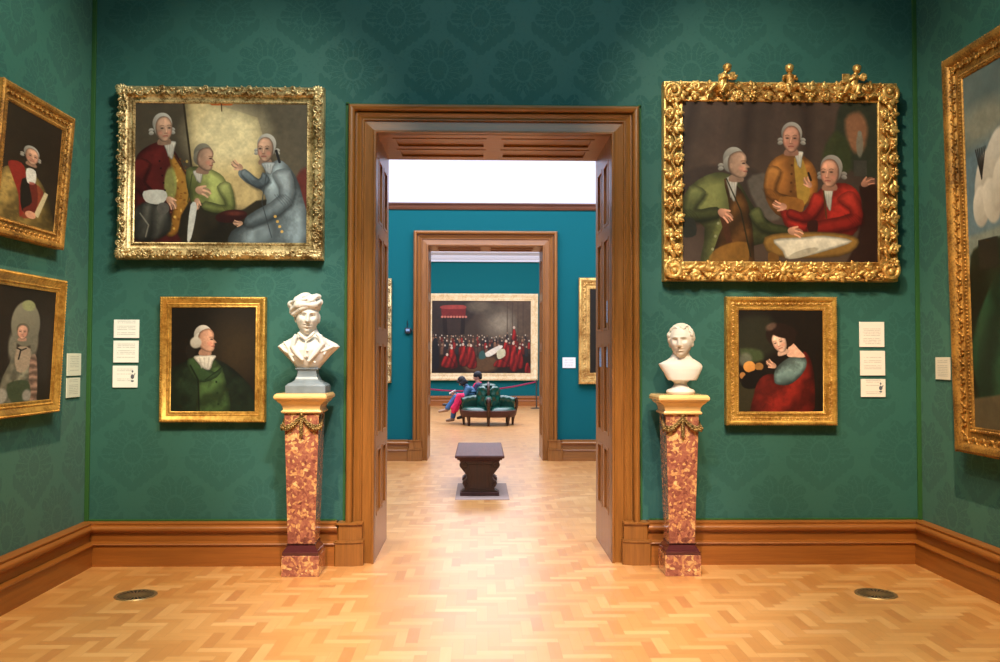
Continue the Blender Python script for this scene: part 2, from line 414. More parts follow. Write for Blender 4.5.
CQ0, CQ1 = PY(413.5, 300, YM).x, PY(558.5, 300, YM).x
skirt('baseboard_middle_left', [((MX0, YM), (CQ0-.02, YM), (0,-1), 0, 0)], M['wh'], .98)
skirt('baseboard_middle_right', [((CQ1+.02, YM), (MX1, YM), (0,-1), 0, 0)], M['wh'], .98)
skirt('baseboard_end', [((EX0, YE), (EX1, YE), (0,-1), 0, 0)], M['skx'], 1.0)

# doorways ------------------------------------------------------------
def doorway(name, x0, x1, zt, y0, y1, cw, rows, plinth_h):
    e = bpy.data.objects.new(name, None); C.objects.link(e); e['kind'] = 'structure'; e.location = ((x0+x1)/2, y0, 0)
    ox = e.location
    def B(m, nm, mat, smooth=30):
        o = m.build(nm, mat, e, smooth); o.matrix_parent_inverse = Matrix.Translation(-ox); o['kind'] = 'structure'; return o
    # profile: u from the opening outwards, d projection from the wall
    pr = [(0, -.02), (0, .040), (.004, .046), (.018, .046), (.022, .040), (.024, .028), (.030, .026), (.104, .020), (.107, .034), (.112, .040), (.119, .040), (.123, .034), (.125, .026), (.134, .030),
          (.150, .040), (.164, .056), (.170, .058), (.172, .034), (.182, .034), (.184, .074), (.190, .090), (.202, .100), (.216, .103), (.230, .097), (.239, .084), (.243, .066), (.243, 0)]
    k = cw/.243; pr = [(u*k, d*min(1, k*1.05)) for u, d in pr]
    L = [[(x0-u, y0-d, 0) for u, d in pr], [(x0-u, y0-d, zt+u) for u, d in pr]]
    R = [[(x1+u, y0-d, 0) for u, d in pr], [(x1+u, y0-d, zt+u) for u, d in pr]]
    H = [[(x0-u, y0-d, zt+u) for u, d in pr], [(x1+u, y0-d, zt+u) for u, d in pr]]
    for rs, nm, mt in ((L, 'door_casing', M['wv']), (R, 'door_casing', M['wv']), (H, 'door_head', M['wh'])):
        m = MB(); m.rings(rs); B(m, nm, mt)
    # plinth blocks with a chamfered inner corner, two stages
    for s in (-1, 1):
        xi = x0 if s < 0 else x1; m = MB()
        def block(i, o_, d, z0, z1, ch, rd=0):
            pts = [(xi+s*(i), y0), (xi+s*(i), y0-d+ch*.35), (xi+s*(i+ch), y0-d), (xi+s*(o_-.012), y0-d), (xi+s*o_, y0-d+.012), (xi+s*o_, y0)]
            pts2 = [(x+(0), y) for x, y in pts]
            m.rings([[(x, y, z0) for x, y in pts], [(x, y, z1) for x, y in pts2]])
        ww = cw*1.36
        block(cw*.34, ww, .118, 0, plinth_h*.56, cw*.34)
        block(cw*.335, ww+.006, .126, plinth_h*.54, plinth_h*.565, cw*.34)
        block(cw*.35, ww-.004, .112, plinth_h*.565, plinth_h*.585, cw*.34)
        block(cw*.40, ww-.022, .098, plinth_h*.585, plinth_h*.965, cw*.3)
        block(cw*.375, ww-.008, .112, plinth_h*.955, plinth_h*1.0, cw*.3)
        B(m, 'plinth_block', M['wv'])
        # reveal panelling
        m = MB(); t = .02; dp = y1-y0
        xa, xb = (xi-t, xi) if s < 0 else (xi, xi+t)   # lining stands flush with opening edge
        st = dp*.17; mid = dp*.12; cols = [(y0+st*.9, y0+dp/2-mid/2), (y0+dp/2+mid/2, y1-st*.9)]
        m.box(xa if s < 0 else xa+.012, xb-.012 if s < 0 else xb, y0, y1, 0, zt)  # recessed field
        f0, f1 = (xi-.012, xi) if s < 0 else (xi, xi+.012)
        for ya, yb in ((y0, cols[0][0]), (cols[0][1], cols[1][0]), (cols[1][1], y1)): m.box(f0, f1, ya, yb, 0, zt)
        zs = [0]+[q for r in rows for q in r]+[zt]
        for ya, yb in cols:
            for z0, z1 in zip(zs[0::2], zs[1::2]): m.box(f0, f1, ya, yb, z0, z1)
            for z0, z1 in rows:   # moulding round each panel, raised field
                w = .022; g0, g1 = (xi-.013, xi+.004) if s < 0 else (xi-.004, xi+.013)
                m.box(g0, g1, ya, ya+w, z0, z1); m.box(g0, g1, yb-w, yb, z0, z1); m.box(g0, g1, ya+w, yb-w, z0, z0+w); m.box(g0, g1, ya+w, yb-w, z1-w, z1)
        o = B(m, 'reveal_panelling', M['wv'])
    # soffit panelling, two by two
    m = MB(); dp = y1-y0
    m.box(x0, x1, y0, y1, zt+.012, zt+.02)
    xs = [x0, x0+.11, (x0+x1)/2-.06, (x0+x1)/2+.06, x1-.11, x1]; ys = [y0, y0+dp*.15, y0+dp*.46, y0+dp*.56, y0+dp*.87, y1]
    for i in (0, 2, 4): m.box(xs[i], xs[i+1], y0, y1, zt, zt+.012)
    for i in (0, 2, 4):
        for j in (1, 3): m.box(xs[j], xs[j+1], ys[i], ys[i+1], zt, zt+.012)
    for i in (1, 3):
        for j in (1, 3):
            w = .024; A, Bx, Cc, D = xs[j], xs[j+1], ys[i], ys[i+1]; z0, z1 = zt-.005, zt+.013
            m.box(A, Bx, Cc, Cc+w, z0, z1); m.box(A, Bx, D-w, D, z0, z1); m.box(A, A+w, Cc+w, D-w, z0, z1); m.box(Bx-w, Bx, Cc+w, D-w, z0, z1)
    B(m, 'soffit_panelling', M['wh'])
    return e
doorway('door_1', OX0, OX1, OZ, YW, YW2, OX0-CW, [(.34,.87),(.97,1.71),(1.82,2.58),(2.68,3.2)], SH)
doorway('door_2', QX0, QX1, QZ, YM, YM2, QX0-CQ0, [(.34,.87),(.97,1.71),(1.82,2.5),(2.6,3.15)], SH*.98)
# green braid down the corners and beside the casing
tn = 3
def braid(x0, x1, y0, y1, z0, z1):
    global tn
    m = MB(); m.box(x0, x1, y0, y1, z0, z1); struct(m.build('trim_%d' % tn, M['green_cord'], smooth=0, bevel=.003)); tn += 1
braid(XL, XL+.032, YW-.02, YW, SH, CEIL); braid(XR-.032, XR, YW-.02, YW, SH, CEIL)
braid(CW-.028, CW-.002, YW-.012, YW, SH, OZ+OX0-CW+.03); braid(CWR+.002, CWR+.028, YW-.012, YW, SH, OZ+OX0-CW+.03)
braid(CW-.028, CWR+.028, YW-.012, YW, OZ+OX0-CW+.001, OZ+OX0-CW+.02)
braid(XL+.032, PBL, YW-.012, YW, SH, SH+.014); braid(PBR, XR-.032, YW-.012, YW, SH, SH+.014)

# ------------------------------------------------------------------ painted canvases
class Paint:
    """oil painting laid down as pigment on a fine grid; coordinates are those of a working rectangle"""
    def __init__(s, rect, nx, bg, seed=1):
        s.r = rect; s.nx = nx; s.ny = max(8, int(nx*(rect[3]-rect[1])/(rect[2]-rect[0]))); s.rng = np.random.default_rng(seed)
        xs = np.linspace(rect[0], rect[2], s.nx); ys = np.linspace(rect[1], rect[3], s.ny); s.X, s.Y = np.meshgrid(xs, ys)
        s.a = np.zeros((s.ny, s.nx, 3)); s.a[:] = np.array(bg)/255.; s.px = (rect[2]-rect[0])/nx
        s.n1 = s.nz(7)*.6+s.nz(17)*.4; s.n2 = s.nz(31)*.4+s.nz(67)*.35+s.nz(131)*.25
        s.a *= (1+(s.n1-.5)*.25)[..., None]
    def nz(s, k):
        ky = max(2, int(k*s.ny/s.nx)); g = s.rng.random((ky+2, k+2))
        x = np.linspace(0, k, s.nx); y = np.linspace(0, ky, s.ny); xi = np.minimum(x.astype(int), k-1); yi = np.minimum(y.astype(int), ky-1)
        fx = x-xi; fy = y-yi; fx = fx*fx*(3-2*fx); fy = (fy*fy*(3-2*fy))[:, None]
        a = g[np.ix_(yi, xi)]*(1-fx)+g[np.ix_(yi, xi+1)]*fx; b = g[np.ix_(yi+1, xi)]*(1-fx)+g[np.ix_(yi+1, xi+1)]*fx
        return a*(1-fy)+b*fy
    def put(s, m, col, var=.14):
        c = np.array(col)/255.; m = np.clip(m, 0, 1)[..., None]
        cc = c*(1+((s.n2-.5)*var)[..., None]) if c.ndim == 1 else c
        s.a = s.a*(1-m)+cc*m
    def ell(s, x, y, rx, ry, col, rot=0, soft=1.2, al=1, lit=None):
        c, q = cos(rot), sin(rot); dx = s.X-x; dy = s.Y-y; u = (dx*c+dy*q)/rx; v = (-dx*q+dy*c)/ry
        d = (1-np.sqrt(u*u+v*v))*min(rx, ry); m = np.clip(d/(soft*s.px)+.5, 0, 1)*al
        if lit is not None:
            sh = np.clip(.5+.5*(u*lit[0]+v*lit[1]), 0, 1)[..., None]
            s.put(m, (np.array(lit[2])*sh+np.array(col)*(1-sh)))
        else: s.put(m, col)
    def poly(s, pts, col, soft=1.3, al=1, lit=None, curve=True, folds=0, fdir=(1, .2), fcol=None):
        P = np.array(pts, float)
        if curve:
            n = len(P); Q = []
            for i in range(n):
                p0, p1, p2, p3 = P[i-1], P[i], P[(i+1) % n], P[(i+2) % n]
                for t in (0, .33, .66): Q.append(.5*((2*p1)+(-p0+p2)*t+(2*p0-5*p1+4*p2-p3)*t*t+(-p0+3*p1-3*p2+p3)*t**3))
            P = np.array(Q)
        ins = np.zeros(s.X.shape, bool); dm = np.full(s.X.shape, 1e9)
        for i in range(len(P)):
            (x1, y1), (x2, y2) = P[i-1], P[i]
            if y1 != y2:
                c = ((y1 > s.Y) != (y2 > s.Y)) & (s.X < (x2-x1)*(s.Y-y1)/(y2-y1)+x1); ins ^= c
            L = (x2-x1)**2+(y2-y1)**2+1e-9; t = np.clip(((s.X-x1)*(x2-x1)+(s.Y-y1)*(y2-y1))/L, 0, 1)
            dm = np.minimum(dm, (s.X-x1-t*(x2-x1))**2+(s.Y-y1-t*(y2-y1))**2)
        d = np.sqrt(dm)*np.where(ins, 1, -1); m = np.clip(d/(soft*s.px)+.5, 0, 1)*al
        base = np.broadcast_to(np.array(col, float), s.a.shape).copy()
        x0, y0 = P.min(0); x1, y1 = P.max(0)
        if lit is not None:
            u = (s.X-x0)/(x1-x0)*2-1; v = (s.Y-y0)/(y1-y0)*2-1
            sh = np.clip(.5+.5*(u*lit[0]+v*lit[1]), 0, 1)[..., None]; base = np.array(lit[2])*sh+base*(1-sh)
            ed = np.clip(d/(.12*min(x1-x0, y1-y0)+1e-6), 0, 1)[..., None]; base = base*(.62+.38*ed)
        if folds:
            w = np.sin((s.X*fdir[0]+s.Y*fdir[1])/folds+(s.n1-.5)*4.5+(s.n2-.5)*.8); base = base*(1+.24*np.sign(w)[..., None]*np.abs(w[..., None])**1.3)
        base = base*(1+((s.n2-.5)*.14)[..., None]); s.put(m, base)
    def line(s, pts, w, col, al=1, soft=1.2):
        dm = np.full(s.X.shape, 1e9)
        for (x1, y1), (x2, y2) in zip(pts[:-1], pts[1:]):
            L = (x2-x1)**2+(y2-y1)**2+1e-9; t = np.clip(((s.X-x1)*(x2-x1)+(s.Y-y1)*(y2-y1))/L, 0, 1)
            dm = np.minimum(dm, (s.X-x1-t*(x2-x1))**2+(s.Y-y1-t*(y2-y1))**2)
        s.put(np.clip((w/2-np.sqrt(dm))/(soft*s.px)+.5, 0, 1)*al, col)
    def sleeve(s, pts, w, col, lit):
        """an arm in cloth: tapering, lit from above, shadow under it, creases at the elbow"""
        n = len(pts); up = []; dn = []
        for i, (x, y) in enumerate(pts):
            x0, y0 = pts[max(0, i-1)]; x1, y1 = pts[min(n-1, i+1)]; L = math.hypot(x1-x0, y1-y0)+1e-6; ww = w*(1-.35*i/(n-1)); nx, ny = -(y1-y0)/L*ww, (x1-x0)/L*ww
            up.append((x+nx, y+ny)); dn.append((x-nx, y-ny))
        sh = [(a+3, b+7) for a, b in up+dn[::-1]]
        s.poly(sh, tuple(k*.45 for k in col), 9, .7); s.poly(up+dn[::-1], col, 1.6, lit=(-.15, -.9, lit))
        mx, my = pts[n//2]
        for q in range(-2, 3): s.line([(mx-w*.6+q*w*.28, my-w*.5), (mx+q*w*.34, my+w*.1), (mx+w*.3+q*w*.3, my+w*.5)], w*.10, tuple(k*.75 for k in col), .5, soft=3)
    def buttons(s, a, b, n, r, col):
        for i in range(n): f = i/max(1, n-1); s.ell(a[0]+(b[0]-a[0])*f, a[1]+(b[1]-a[1])*f, r, r, col, soft=1)
    def speckle(s, x0, y0, x1, y1, n, r, cols, seed=3):
        q = random.Random(seed)
        for i in range(n): s.ell(q.uniform(x0, x1), q.uniform(y0, y1), r*q.uniform(.5, 1.2), r*q.uniform(.4, 1), q.choice(cols), q.uniform(0, 3), soft=1.5, al=.7)
    def cravat(s, x, y, w, h, col=(222,214,196)):
        s.poly([(x-w, y-h*.45), (x+w, y-h*.5), (x+w*.8, y-h*.1), (x+w*.5, y+h*.5), (x-w*.1, y+h*.42), (x-w*.7, y)], tuple(k*.7 for k in col), 1.5, lit=(.2, -.6, col))
        for q in range(3): s.line([(x-w*.5+q*w*.45, y-h*.3), (x-w*.3+q*w*.3, y+h*.35)], w*.16, tuple(k*.72 for k in col), .7)
    def hand(s, x, y, ang, r, skin=(218,168,134)):
        sd = tuple(k*.72 for k in skin)
        def T(a, b): return x+(a*cos(ang)-b*sin(ang))*r, y+(a*sin(ang)+b*cos(ang))*r
        s.ell(*T(0, 0), r*.62, r*.46, sd, ang, lit=(.1, -.8, skin))
        for k in range(4): s.line([T(.3, -.33+.22*k), T(.85-.1*abs(k-1), -.36+.25*k), T(1.25-.14*abs(k-1.2), -.22+.25*k)], r*.20, skin if k % 2 else sd)
        s.line([T(-.1, -.4), T(.45, -.62)], r*.22, skin)
    def head(s, x, y, r, face=1, hair=(196,190,176), skin=(214,168,136), curls=True, tilt=0, dark=.6):
        """face: -1 looking left .. 1 looking right; r = half width of the face"""
        hd = tuple(k*.6 for k in hair); sd = tuple(k*(dark+.08) for k in skin); fx = .34*face
        def T(dx, dy): return x+(dx*cos(tilt)-dy*sin(tilt))*r, y+(dx*sin(tilt)+dy*cos(tilt))*r
        def Q(pts): return [T(a, b) for a, b in pts]
        g = 1 if face >= 0 else -1
        s.poly(Q([(-.45,.9),(.45,.9),(.55,1.45),(-.6,1.45)]), sd, 2)                      # neck
        s.ell(*T(-.24*face, -.46), r*.90, r*.98, hd, tilt, lit=(.4, -.8, hair)); s.ell(*T(-.55*face, .0), r*.62, r*.7, hd, tilt, soft=3, lit=(.2, -.8, hair))        # wig
        if curls:
            for q in (-1.0, .96):
                for k in (0, 1): s.ell(*T(q-.34*face, .10+.28*k), r*.24, r*.17, hd, .2*q, lit=(.3, -.8, hair))
        if abs(face) > .75:    # profile
            s.poly(Q([(g*-.55,-.75),(g*.30,-1.12),(g*.78,-.75),(g*.84,-.3),(g*.80,-.12),(g*1.12,.24),(g*.90,.34),(g*.95,.50),(g*.86,.62),(g*.90,.78),(g*.72,1.08),(g*.25,1.16),(g*-.45,.80),(g*-.72,.1)]), sd, 1.4, lit=(.9*g, -.3, skin))
            s.ell(*T(g*.60,-.07), r*.13, r*.07, (66,44,36), tilt, soft=1.5); s.line(Q([(g*.42,-.26),(g*.76,-.28)]), r*.08, (120,84,62), .8); s.line(Q([(g*.62,.60),(g*.88,.58)]), r*.09, (150,74,62), .9)
            s.ell(*T(g*.45,.36), r*.24, r*.2, (212,124,100), 0, soft=6, al=.5); s.ell(*T(g*-.42,.12), r*.12, r*.22, tuple(k*.8 for k in skin), tilt, soft=1.5)
            return
        s.poly(Q([(-.72,-.5),(-.42,-.98),(.0,-1.12),(.42,-.98),(.72,-.5),(.76,.1),(.62,.68),(.30,1.10),(0,1.2),(-.30,1.10),(-.62,.68),(-.76,.1)]), sd, 1.4, lit=((.8*g, -.45, skin)))
        s.ell(*T(.1*face, -.55), r*.5, r*.34, tuple(min(255, k*1.08) for k in skin), tilt, soft=6, al=.6)
        for q in (-.42, .38): s.ell(*T(q+fx*.5, .40), r*.20, r*.18, (212,124,100), 0, soft=6, al=.45)
        for q in (-.33, .33):
            s.ell(*T(q+fx, -.05), r*.17, r*.10, tuple(k*.66 for k in skin), tilt, soft=3, al=.8); s.ell(*T(q+fx, -.03), r*.12, r*.05, (58,40,34), tilt, soft=1.2)
            s.line(Q([(q-.17+fx, -.24), (q+fx, -.30), (q+.17+fx, -.24)]), r*.06, (116,82,62), .8)
        s.poly(Q([(fx-.02,-.1),(fx+.12*g,.30),(fx+.12*g,.40),(fx-.12*g,.42),(fx-.12*g,.32)]), tuple(k*.80 for k in skin), 1.5, .8); s.line(Q([(fx+.02, -.08), (fx+.05*g, .32)]), r*.08, tuple(min(255, k*1.12) for k in skin), .8)
        s.line(Q([(fx-.12, .43), (fx+.12, .43)]), r*.07, (142,86,66), .8)
        s.line(Q([(-.22+fx*.8, .69), (fx*.8, .66), (.20+fx*.8, .69)]), r*.10, (160,78,68), .9); s.ell(*T(fx*.7, .98), r*.2, r*.12, tuple(min(255, k*1.04) for k in skin), 0, soft=4, al=.5)
    def mesh(s, w, h, parent, y):
        vx = np.linspace(-w/2, w/2, s.nx); vz = np.linspace(h, 0, s.ny); X, Z = np.meshgrid(vx, vz)
        co = np.stack([X, np.full_like(X, y), Z], -1).reshape(-1, 3)
        i = np.arange(s.nx*s.ny).reshape(s.ny, s.nx); q = np.stack([i[:-1, :-1], i[1:, :-1], i[1:, 1:], i[:-1, 1:]], -1).reshape(-1, 4)
        me = bpy.data.meshes.new('canvas'); me.vertices.add(len(co)); me.vertices.foreach_set('co', co.ravel()); me.loops.add(q.size)
        me.loops.foreach_set('vertex_index', q.ravel()); me.polygons.add(len(q)); me.polygons.foreach_set('loop_start', np.arange(0, q.size, 4)); me.update(calc_edges=True)
        a = np.clip(s.a, 0, 1)**1.13; g_ = a.mean(-1, keepdims=True); a = np.clip(g_+(a-g_)*.86, 0, 1)*(1+(s.n2-.5)*.12)[..., None]; a = np.where(a <= .04045, a/12.92, ((a+.055)/1.055)**2.4)
        at = me.color_attributes.new('paint', 'FLOAT_COLOR', 'POINT'); at.data.foreach_set('color', np.concatenate([a, np.ones(a.shape[:2]+(1,))], -1).astype(np.float32).ravel())
        me.materials.append(M['paint']); o = bpy.data.objects.new('canvas', me); C.objects.link(o); o.parent = parent; return o

# ------------------------------------------------------------------ frames
def bars(m, w, h, z0, prof):
    """mitred moulding round a sight opening w x h whose lower edge is at z0; prof = (u outward, d outward from the wall)"""
    rs = []
    for sx, sz in ((-1, 0), (1, 0), (1, 1), (-1, 1)):
        rs.append([(sx*(w/2+u), -d, z0+(h+u if sz else -u)) for u, d in prof])
    n = len(prof); vs = [p for r in rs for p in r]; fs = []
    for a in range(4):
        b = (a+1) % 4
        for i in range(n-1): fs.append((a*n+i, b*n+i, b*n+i+1, a*n+i+1))
    m.add(vs, fs)
def along(w, h, z0, u):
    """the four centre lines at offset u: (start, end, tangent, outward normal)"""
    a, b = w/2+u, z0-u; c = z0+h+u
    return [((-a, b), (a, b), (1, 0), (0, -1)), ((a, b), (a, c), (0, 1), (1, 0)), ((a, c), (-a, c), (-1, 0), (0, 1)), ((-a, c), (-a, b), (0, -1), (-1, 0))]
def frm(t, nrm): # local frame: x = tangent, y = outward in plane, z = toward the viewer
    return Matrix(((t[0], nrm[0], 0), (0, 0, -1), (t[1], nrm[1], 0)))
def beads(m, w, h, z0, u, d, r, step, seg=6, rg=4, asp=1.0):
    for p, q, t, nm in along(w, h, z0, u):
        L = math.hypot(q[0]-p[0], q[1]-p[1]); n = max(2, int(L/step)); A = frm(t, nm) @ Matrix.Diagonal((r*asp, r, r))
        for i in range(n+1):
            f = i/n; m.ell((p[0]+(q[0]-p[0])*f, -d, p[1]+(q[1]-p[1])*f), A, seg, rg)
def leaf(m, c, ang, L, W, T, Fm, lift=0):
    A = Fm @ Matrix.Rotation(ang, 3, 'Z') @ Matrix.Rotation(lift, 3, 'Y')
    m.ell(V(c) + A @ V((L*.5, 0, 0)), A @ Matrix.Diagonal((L*.55, W, T)), 8, 6)
def scroll(m, c, Fm, R, turns, hand, r0, start=0, tail=0):
    pts = []; rad = []; n = int(14*turns)+4
    for i in range(n+1):
        f = i/n; th = start + hand*2*pi*turns*f; rr = R*(1-.82*f)
        pts.append(V(c) + Fm @ V((rr*cos(th), rr*sin(th), r0*.4*f*2))); rad.append(r0*(.55+.6*sin(pi*min(1, f*1.1+.08))))
    m.tube(pts, rad, 7); m.ell(pts[-1], (r0*1.5,)*3, 8, 6)
def rosette(m, c, Fm, R, n=5, ph=0):
    for i in range(n):
        a = ph+2*pi*i/n; A = Fm @ Matrix.Rotation(a, 3, 'Z') @ Matrix.Rotation(-.35, 3, 'Y')
        m.ell(V(c) + A @ V((R*.6, 0, 0)), A @ Matrix.Diagonal((R*.45, R*.36, R*.2)), 8, 5)
    m.ell(V(c) + Fm @ V((0, 0, R*.15)), (R*.27,)*3, 8, 5)
def canvas_back(m_, w, h, e, y):
    pass
def painting(name, label, loc, rotz, tilt, w, h, cw, ch, cx, cz, paint, style, depth, mats, group=None):
    """w,h outer; cw,ch canvas; cx,cz canvas offset of its centre from the frame centre line / of its bottom from the frame bottom"""
    e = thing(name, label, 'painting', loc, (0, 0, 0), group)
    e.rotation_euler = (Matrix.Rotation(rotz, 3, 'Z') @ Matrix.Rotation(tilt, 3, 'X')).to_euler()
    cv = paint.mesh(cw+.012, ch+.012, e, -depth*.55); cv.location = (cx, 0, cz-.006)
    bw = (w-cw)/2; z0 = cz; D = depth; m = MB()
    k = [(-.004, D*.5), (0, D*.62), (.006, D*.66)]
    if style == 'plain':
        pr = k+[(bw*.12, D*.62), (bw*.2, D*.6), (bw*.24, D*.66), (bw*.34, D*.68), (bw*.38, D*.64), (bw*.6, D*.82), (bw*.72, D*.95), (bw*.78, D), (bw*.92, D), (bw, D*.9), (bw, 0)]
    elif style == 'stepped':
        pr = k+[(bw*.2, D*.66), (bw*.22, D*.6), (bw*.42, D*.62), (bw*.46, D*.72), (bw*.62, D*.74), (bw*.66, D*.84), (bw*.8, D), (bw*.9, D), (bw*.96, D*.9), (bw, D*.6), (bw, 0)]
    elif style == 'swept':
        pr = k+[(bw*.10, D*.62), (bw*.14, D*.56), (bw*.34, D*.62), (bw*.38, D*.72), (bw*.55, D*.9), (bw*.75, D*.94), (bw*.92, D*.72), (bw*.97, D*.66), (bw, D*.5), (bw, 0)]
    else:
        pr = k+[(bw*.12, D*.6), (bw*.3, D*.5), (bw*.6, D*.5), (bw*.8, D*.6), (bw*.9, D*.72), (bw*.97, D*.7), (bw*.99, D*.5), (bw*.99, 0)]
    bars(m, cw, ch, z0, pr)
    f = m.build('frame', mats[0], e, 50); f.location.x = cx
    g = MB(); rng = random.Random(int(w*1000))
    def bead_row(nm, *a, **k_):
        b_ = MB(); beads(b_, *a, **k_); b_.build(nm, mats[1], f, 60)
    if style == 'plain':
        bead_row('inner_beading', cw, ch, z0, bw*.29, D*.68, .0045, .012, asp=.8); bead_row('outer_beading', cw, ch, z0, bw*.88, D, .006, .02, asp=1.2)
    elif style == 'stepped':
        bead_row('inner_beading', cw, ch, z0, bw*.12, D*.66, bw*.06, bw*.14, asp=.8)
        for p, q, t, nm in along(cw, ch, z0, bw*.54):
            L = math.hypot(q[0]-p[0], q[1]-p[1]); n = int(L/(bw*.27)); Fm = frm(t, nm)
            for i in range(n+1):
                c = V((p[0]+(q[0]-p[0])*i/n, -D*.74, p[1]+(q[1]-p[1])*i/n)); leaf(g, c, radians(62 if i % 2 else -62), bw*.2, bw*.06, bw*.05, Fm); leaf(g, c, radians(180+(62 if i % 2 else -62)), bw*.2, bw*.06, bw*.05, Fm)
        bead_row('outer_beading', cw, ch, z0, bw*.97, D*.86, bw*.05, bw*.16, asp=1.2)
    elif style == 'swept':
        bead_row('inner_beading', cw, ch, z0, bw*.09, D*.64, bw*.05, bw*.13, asp=.9)
        for p, q, t, nm in along(cw, ch, z0, bw*.68):
            L = math.hypot(q[0]-p[0], q[1]-p[1]); Fm = frm(t, nm); n = int(round(L/(bw*.42))); sgn = 1
            for i in range(n+1):
                f_ = i/n; c = V((p[0]+(q[0]-p[0])*f_, -D*.93, p[1]+(q[1]-p[1])*f_)); sgn = -sgn; side = 1 if f_ < .5 else -1
                lf = bw*rng.uniform(.26, .34)
                leaf(g, c, radians(side*40*sgn), lf, bw*.085, bw*.09, Fm, -.2); leaf(g, c, radians(180-side*sgn*48), lf*.8, bw*.075, bw*.08, Fm, .15)
                leaf(g, c+Fm @ V((bw*.16, -sgn*bw*.14, 0)), radians(side*-55*sgn), lf*.6, bw*.06, bw*.07, Fm)
                if i % 3 == 0: scroll(g, c+Fm @ V((bw*.2, sgn*bw*.13, .0)), Fm, bw*.17, 1.1, sgn, bw*.045)
                if i % 4 == 2: rosette(g, c+Fm @ V((0, 0, bw*.06)), Fm, bw*.17)
        for sx in (-1, 1):
            for sz in (0, 1):     # shell corners
                c = V((sx*(cw/2+bw*.58), -D*.95, z0+(ch+bw*.58 if sz else -bw*.58))); a0 = math.atan2(1 if sz else -1, sx); Fm = frm((1, 0), (0, 1))
                for q in range(-3, 4): leaf(g, c, a0+q*.42, bw*(.50-.04*abs(q)), bw*.115, bw*.09, Fm, -.2)
                leaf(g, c, a0+pi-.6, bw*.5, bw*.1, bw*.08, Fm); leaf(g, c, a0+pi+.6, bw*.5, bw*.1, bw*.08, Fm); g.ell(c, (bw*.16, bw*.16, bw*.16), 10, 7)
                for q in (-1, 1):
                    d_ = V((-sx, 0, 0)) if q > 0 else V((0, 0, -1 if sz else 1)); scroll(g, c+d_*bw*.95, Fm, bw*.26, 1.2, q*sx*(1 if sz else -1), bw*.06)
                    for r_ in range(3): leaf(g, c+d_*bw*(.9+.28*r_), math.atan2(d_.z, d_.x)+.5*(-1)**r_, bw*.34, bw*.08, bw*.09, Fm, -.2)
    elif style == 'pierced':
        for p, q, t, nm in along(cw, ch, z0, bw*.5):
            L = math.hypot(q[0]-p[0], q[1]-p[1]); Fm = frm(t, nm); n = int(round(L/(bw*.74)))
            pts = [V((p[0]+(q[0]-p[0])*i/60, 0, p[1]+(q[1]-p[1])*i/60)) + Fm @ V((0, sin(i/60*n*pi/1.0)*bw*.16, D*.78)) for i in range(61)]
            g.tube(pts, bw*.045, 6)                  # the undulating stem
            for i in range(n+1):
                f_ = (i+.5)/n
                if f_ > 1: break
                c = V((p[0]+(q[0]-p[0])*f_, -D*.82, p[1]+(q[1]-p[1])*f_)); s = 1 if i % 2 else -1
                for k_ in range(4):
                    a_ = radians(s*(20+46*k_)); leaf(g, c + Fm @ V((bw*.1*(k_-1.5), s*bw*.04, 0)), a_, bw*rng.uniform(.42, .56), bw*.135, bw*.075, Fm, -.15)
                for k_ in range(3): leaf(g, c + Fm @ V((bw*.12*(k_-1), -s*bw*.1, 0)), radians(-s*(30+58*k_)), bw*rng.uniform(.32, .44), bw*.12, bw*.075, Fm, -.1)
                m3 = i % 3
                if m3 == 0: rosette(g, c + Fm @ V((bw*.08, -s*bw*.2, bw*.1)), Fm, bw*.24, 5, i)
                if m3 == 1: scroll(g, c + Fm @ V((0, s*bw*.18, bw*.06)), Fm, bw*.25, 1.3, s, bw*.07)
                if m3 == 2:
                    for k_ in range(5): g.ell(c + Fm @ V((bw*(.1*k_-.2), -s*bw*(.18+.08*(k_ % 2)), bw*.08)), (bw*.085,)*3, 8, 6)
        for sx in (-1, 1):
            for sz in (0, 1):     # big C-scroll corners
                Fm = frm((1, 0), (0, 1)); c = V((sx*(cw/2+bw*.45), -D*.86, z0+(ch+bw*.42 if sz else -bw*.42))); a0 = math.atan2(1 if sz else -1, sx)
                hd = sx*(1 if sz else -1); scroll(g, c+V((sx*bw*.05, 0, 0)), Fm, bw*.50, 1.5, hd, bw*.13, a0-pi*.75*hd)
                g.ell(c+V((0, D*.12, 0)), Fm @ Matrix.Diagonal((bw*.5, bw*.5, bw*.16)), 20, 10)
                for ax_, d_ in ((0, V((-sx, 0, 0))), (1, V((0, 0, -1 if sz else 1)))):
                    for r_ in range(3): leaf(g, c+d_*bw*(.55+.3*r_), math.atan2(d_.z, d_.x)+.45*(-1)**r_, bw*.5, bw*.12, bw*.10, Fm, -.1)
        # flower mask at the centre of the bottom rail
        Fm = frm((1, 0), (0, 1)); c = V((0, -D*1.0, z0-bw*.5)); g.ell(c, (bw*.22, bw*.2, bw*.28), 12, 9)
        for q in range(10): leaf(g, c, q*2*pi/10, bw*.55, bw*.11, bw*.1, Fm)
    if g.v: g.build('carved_ornament', mats[1], f, 60)
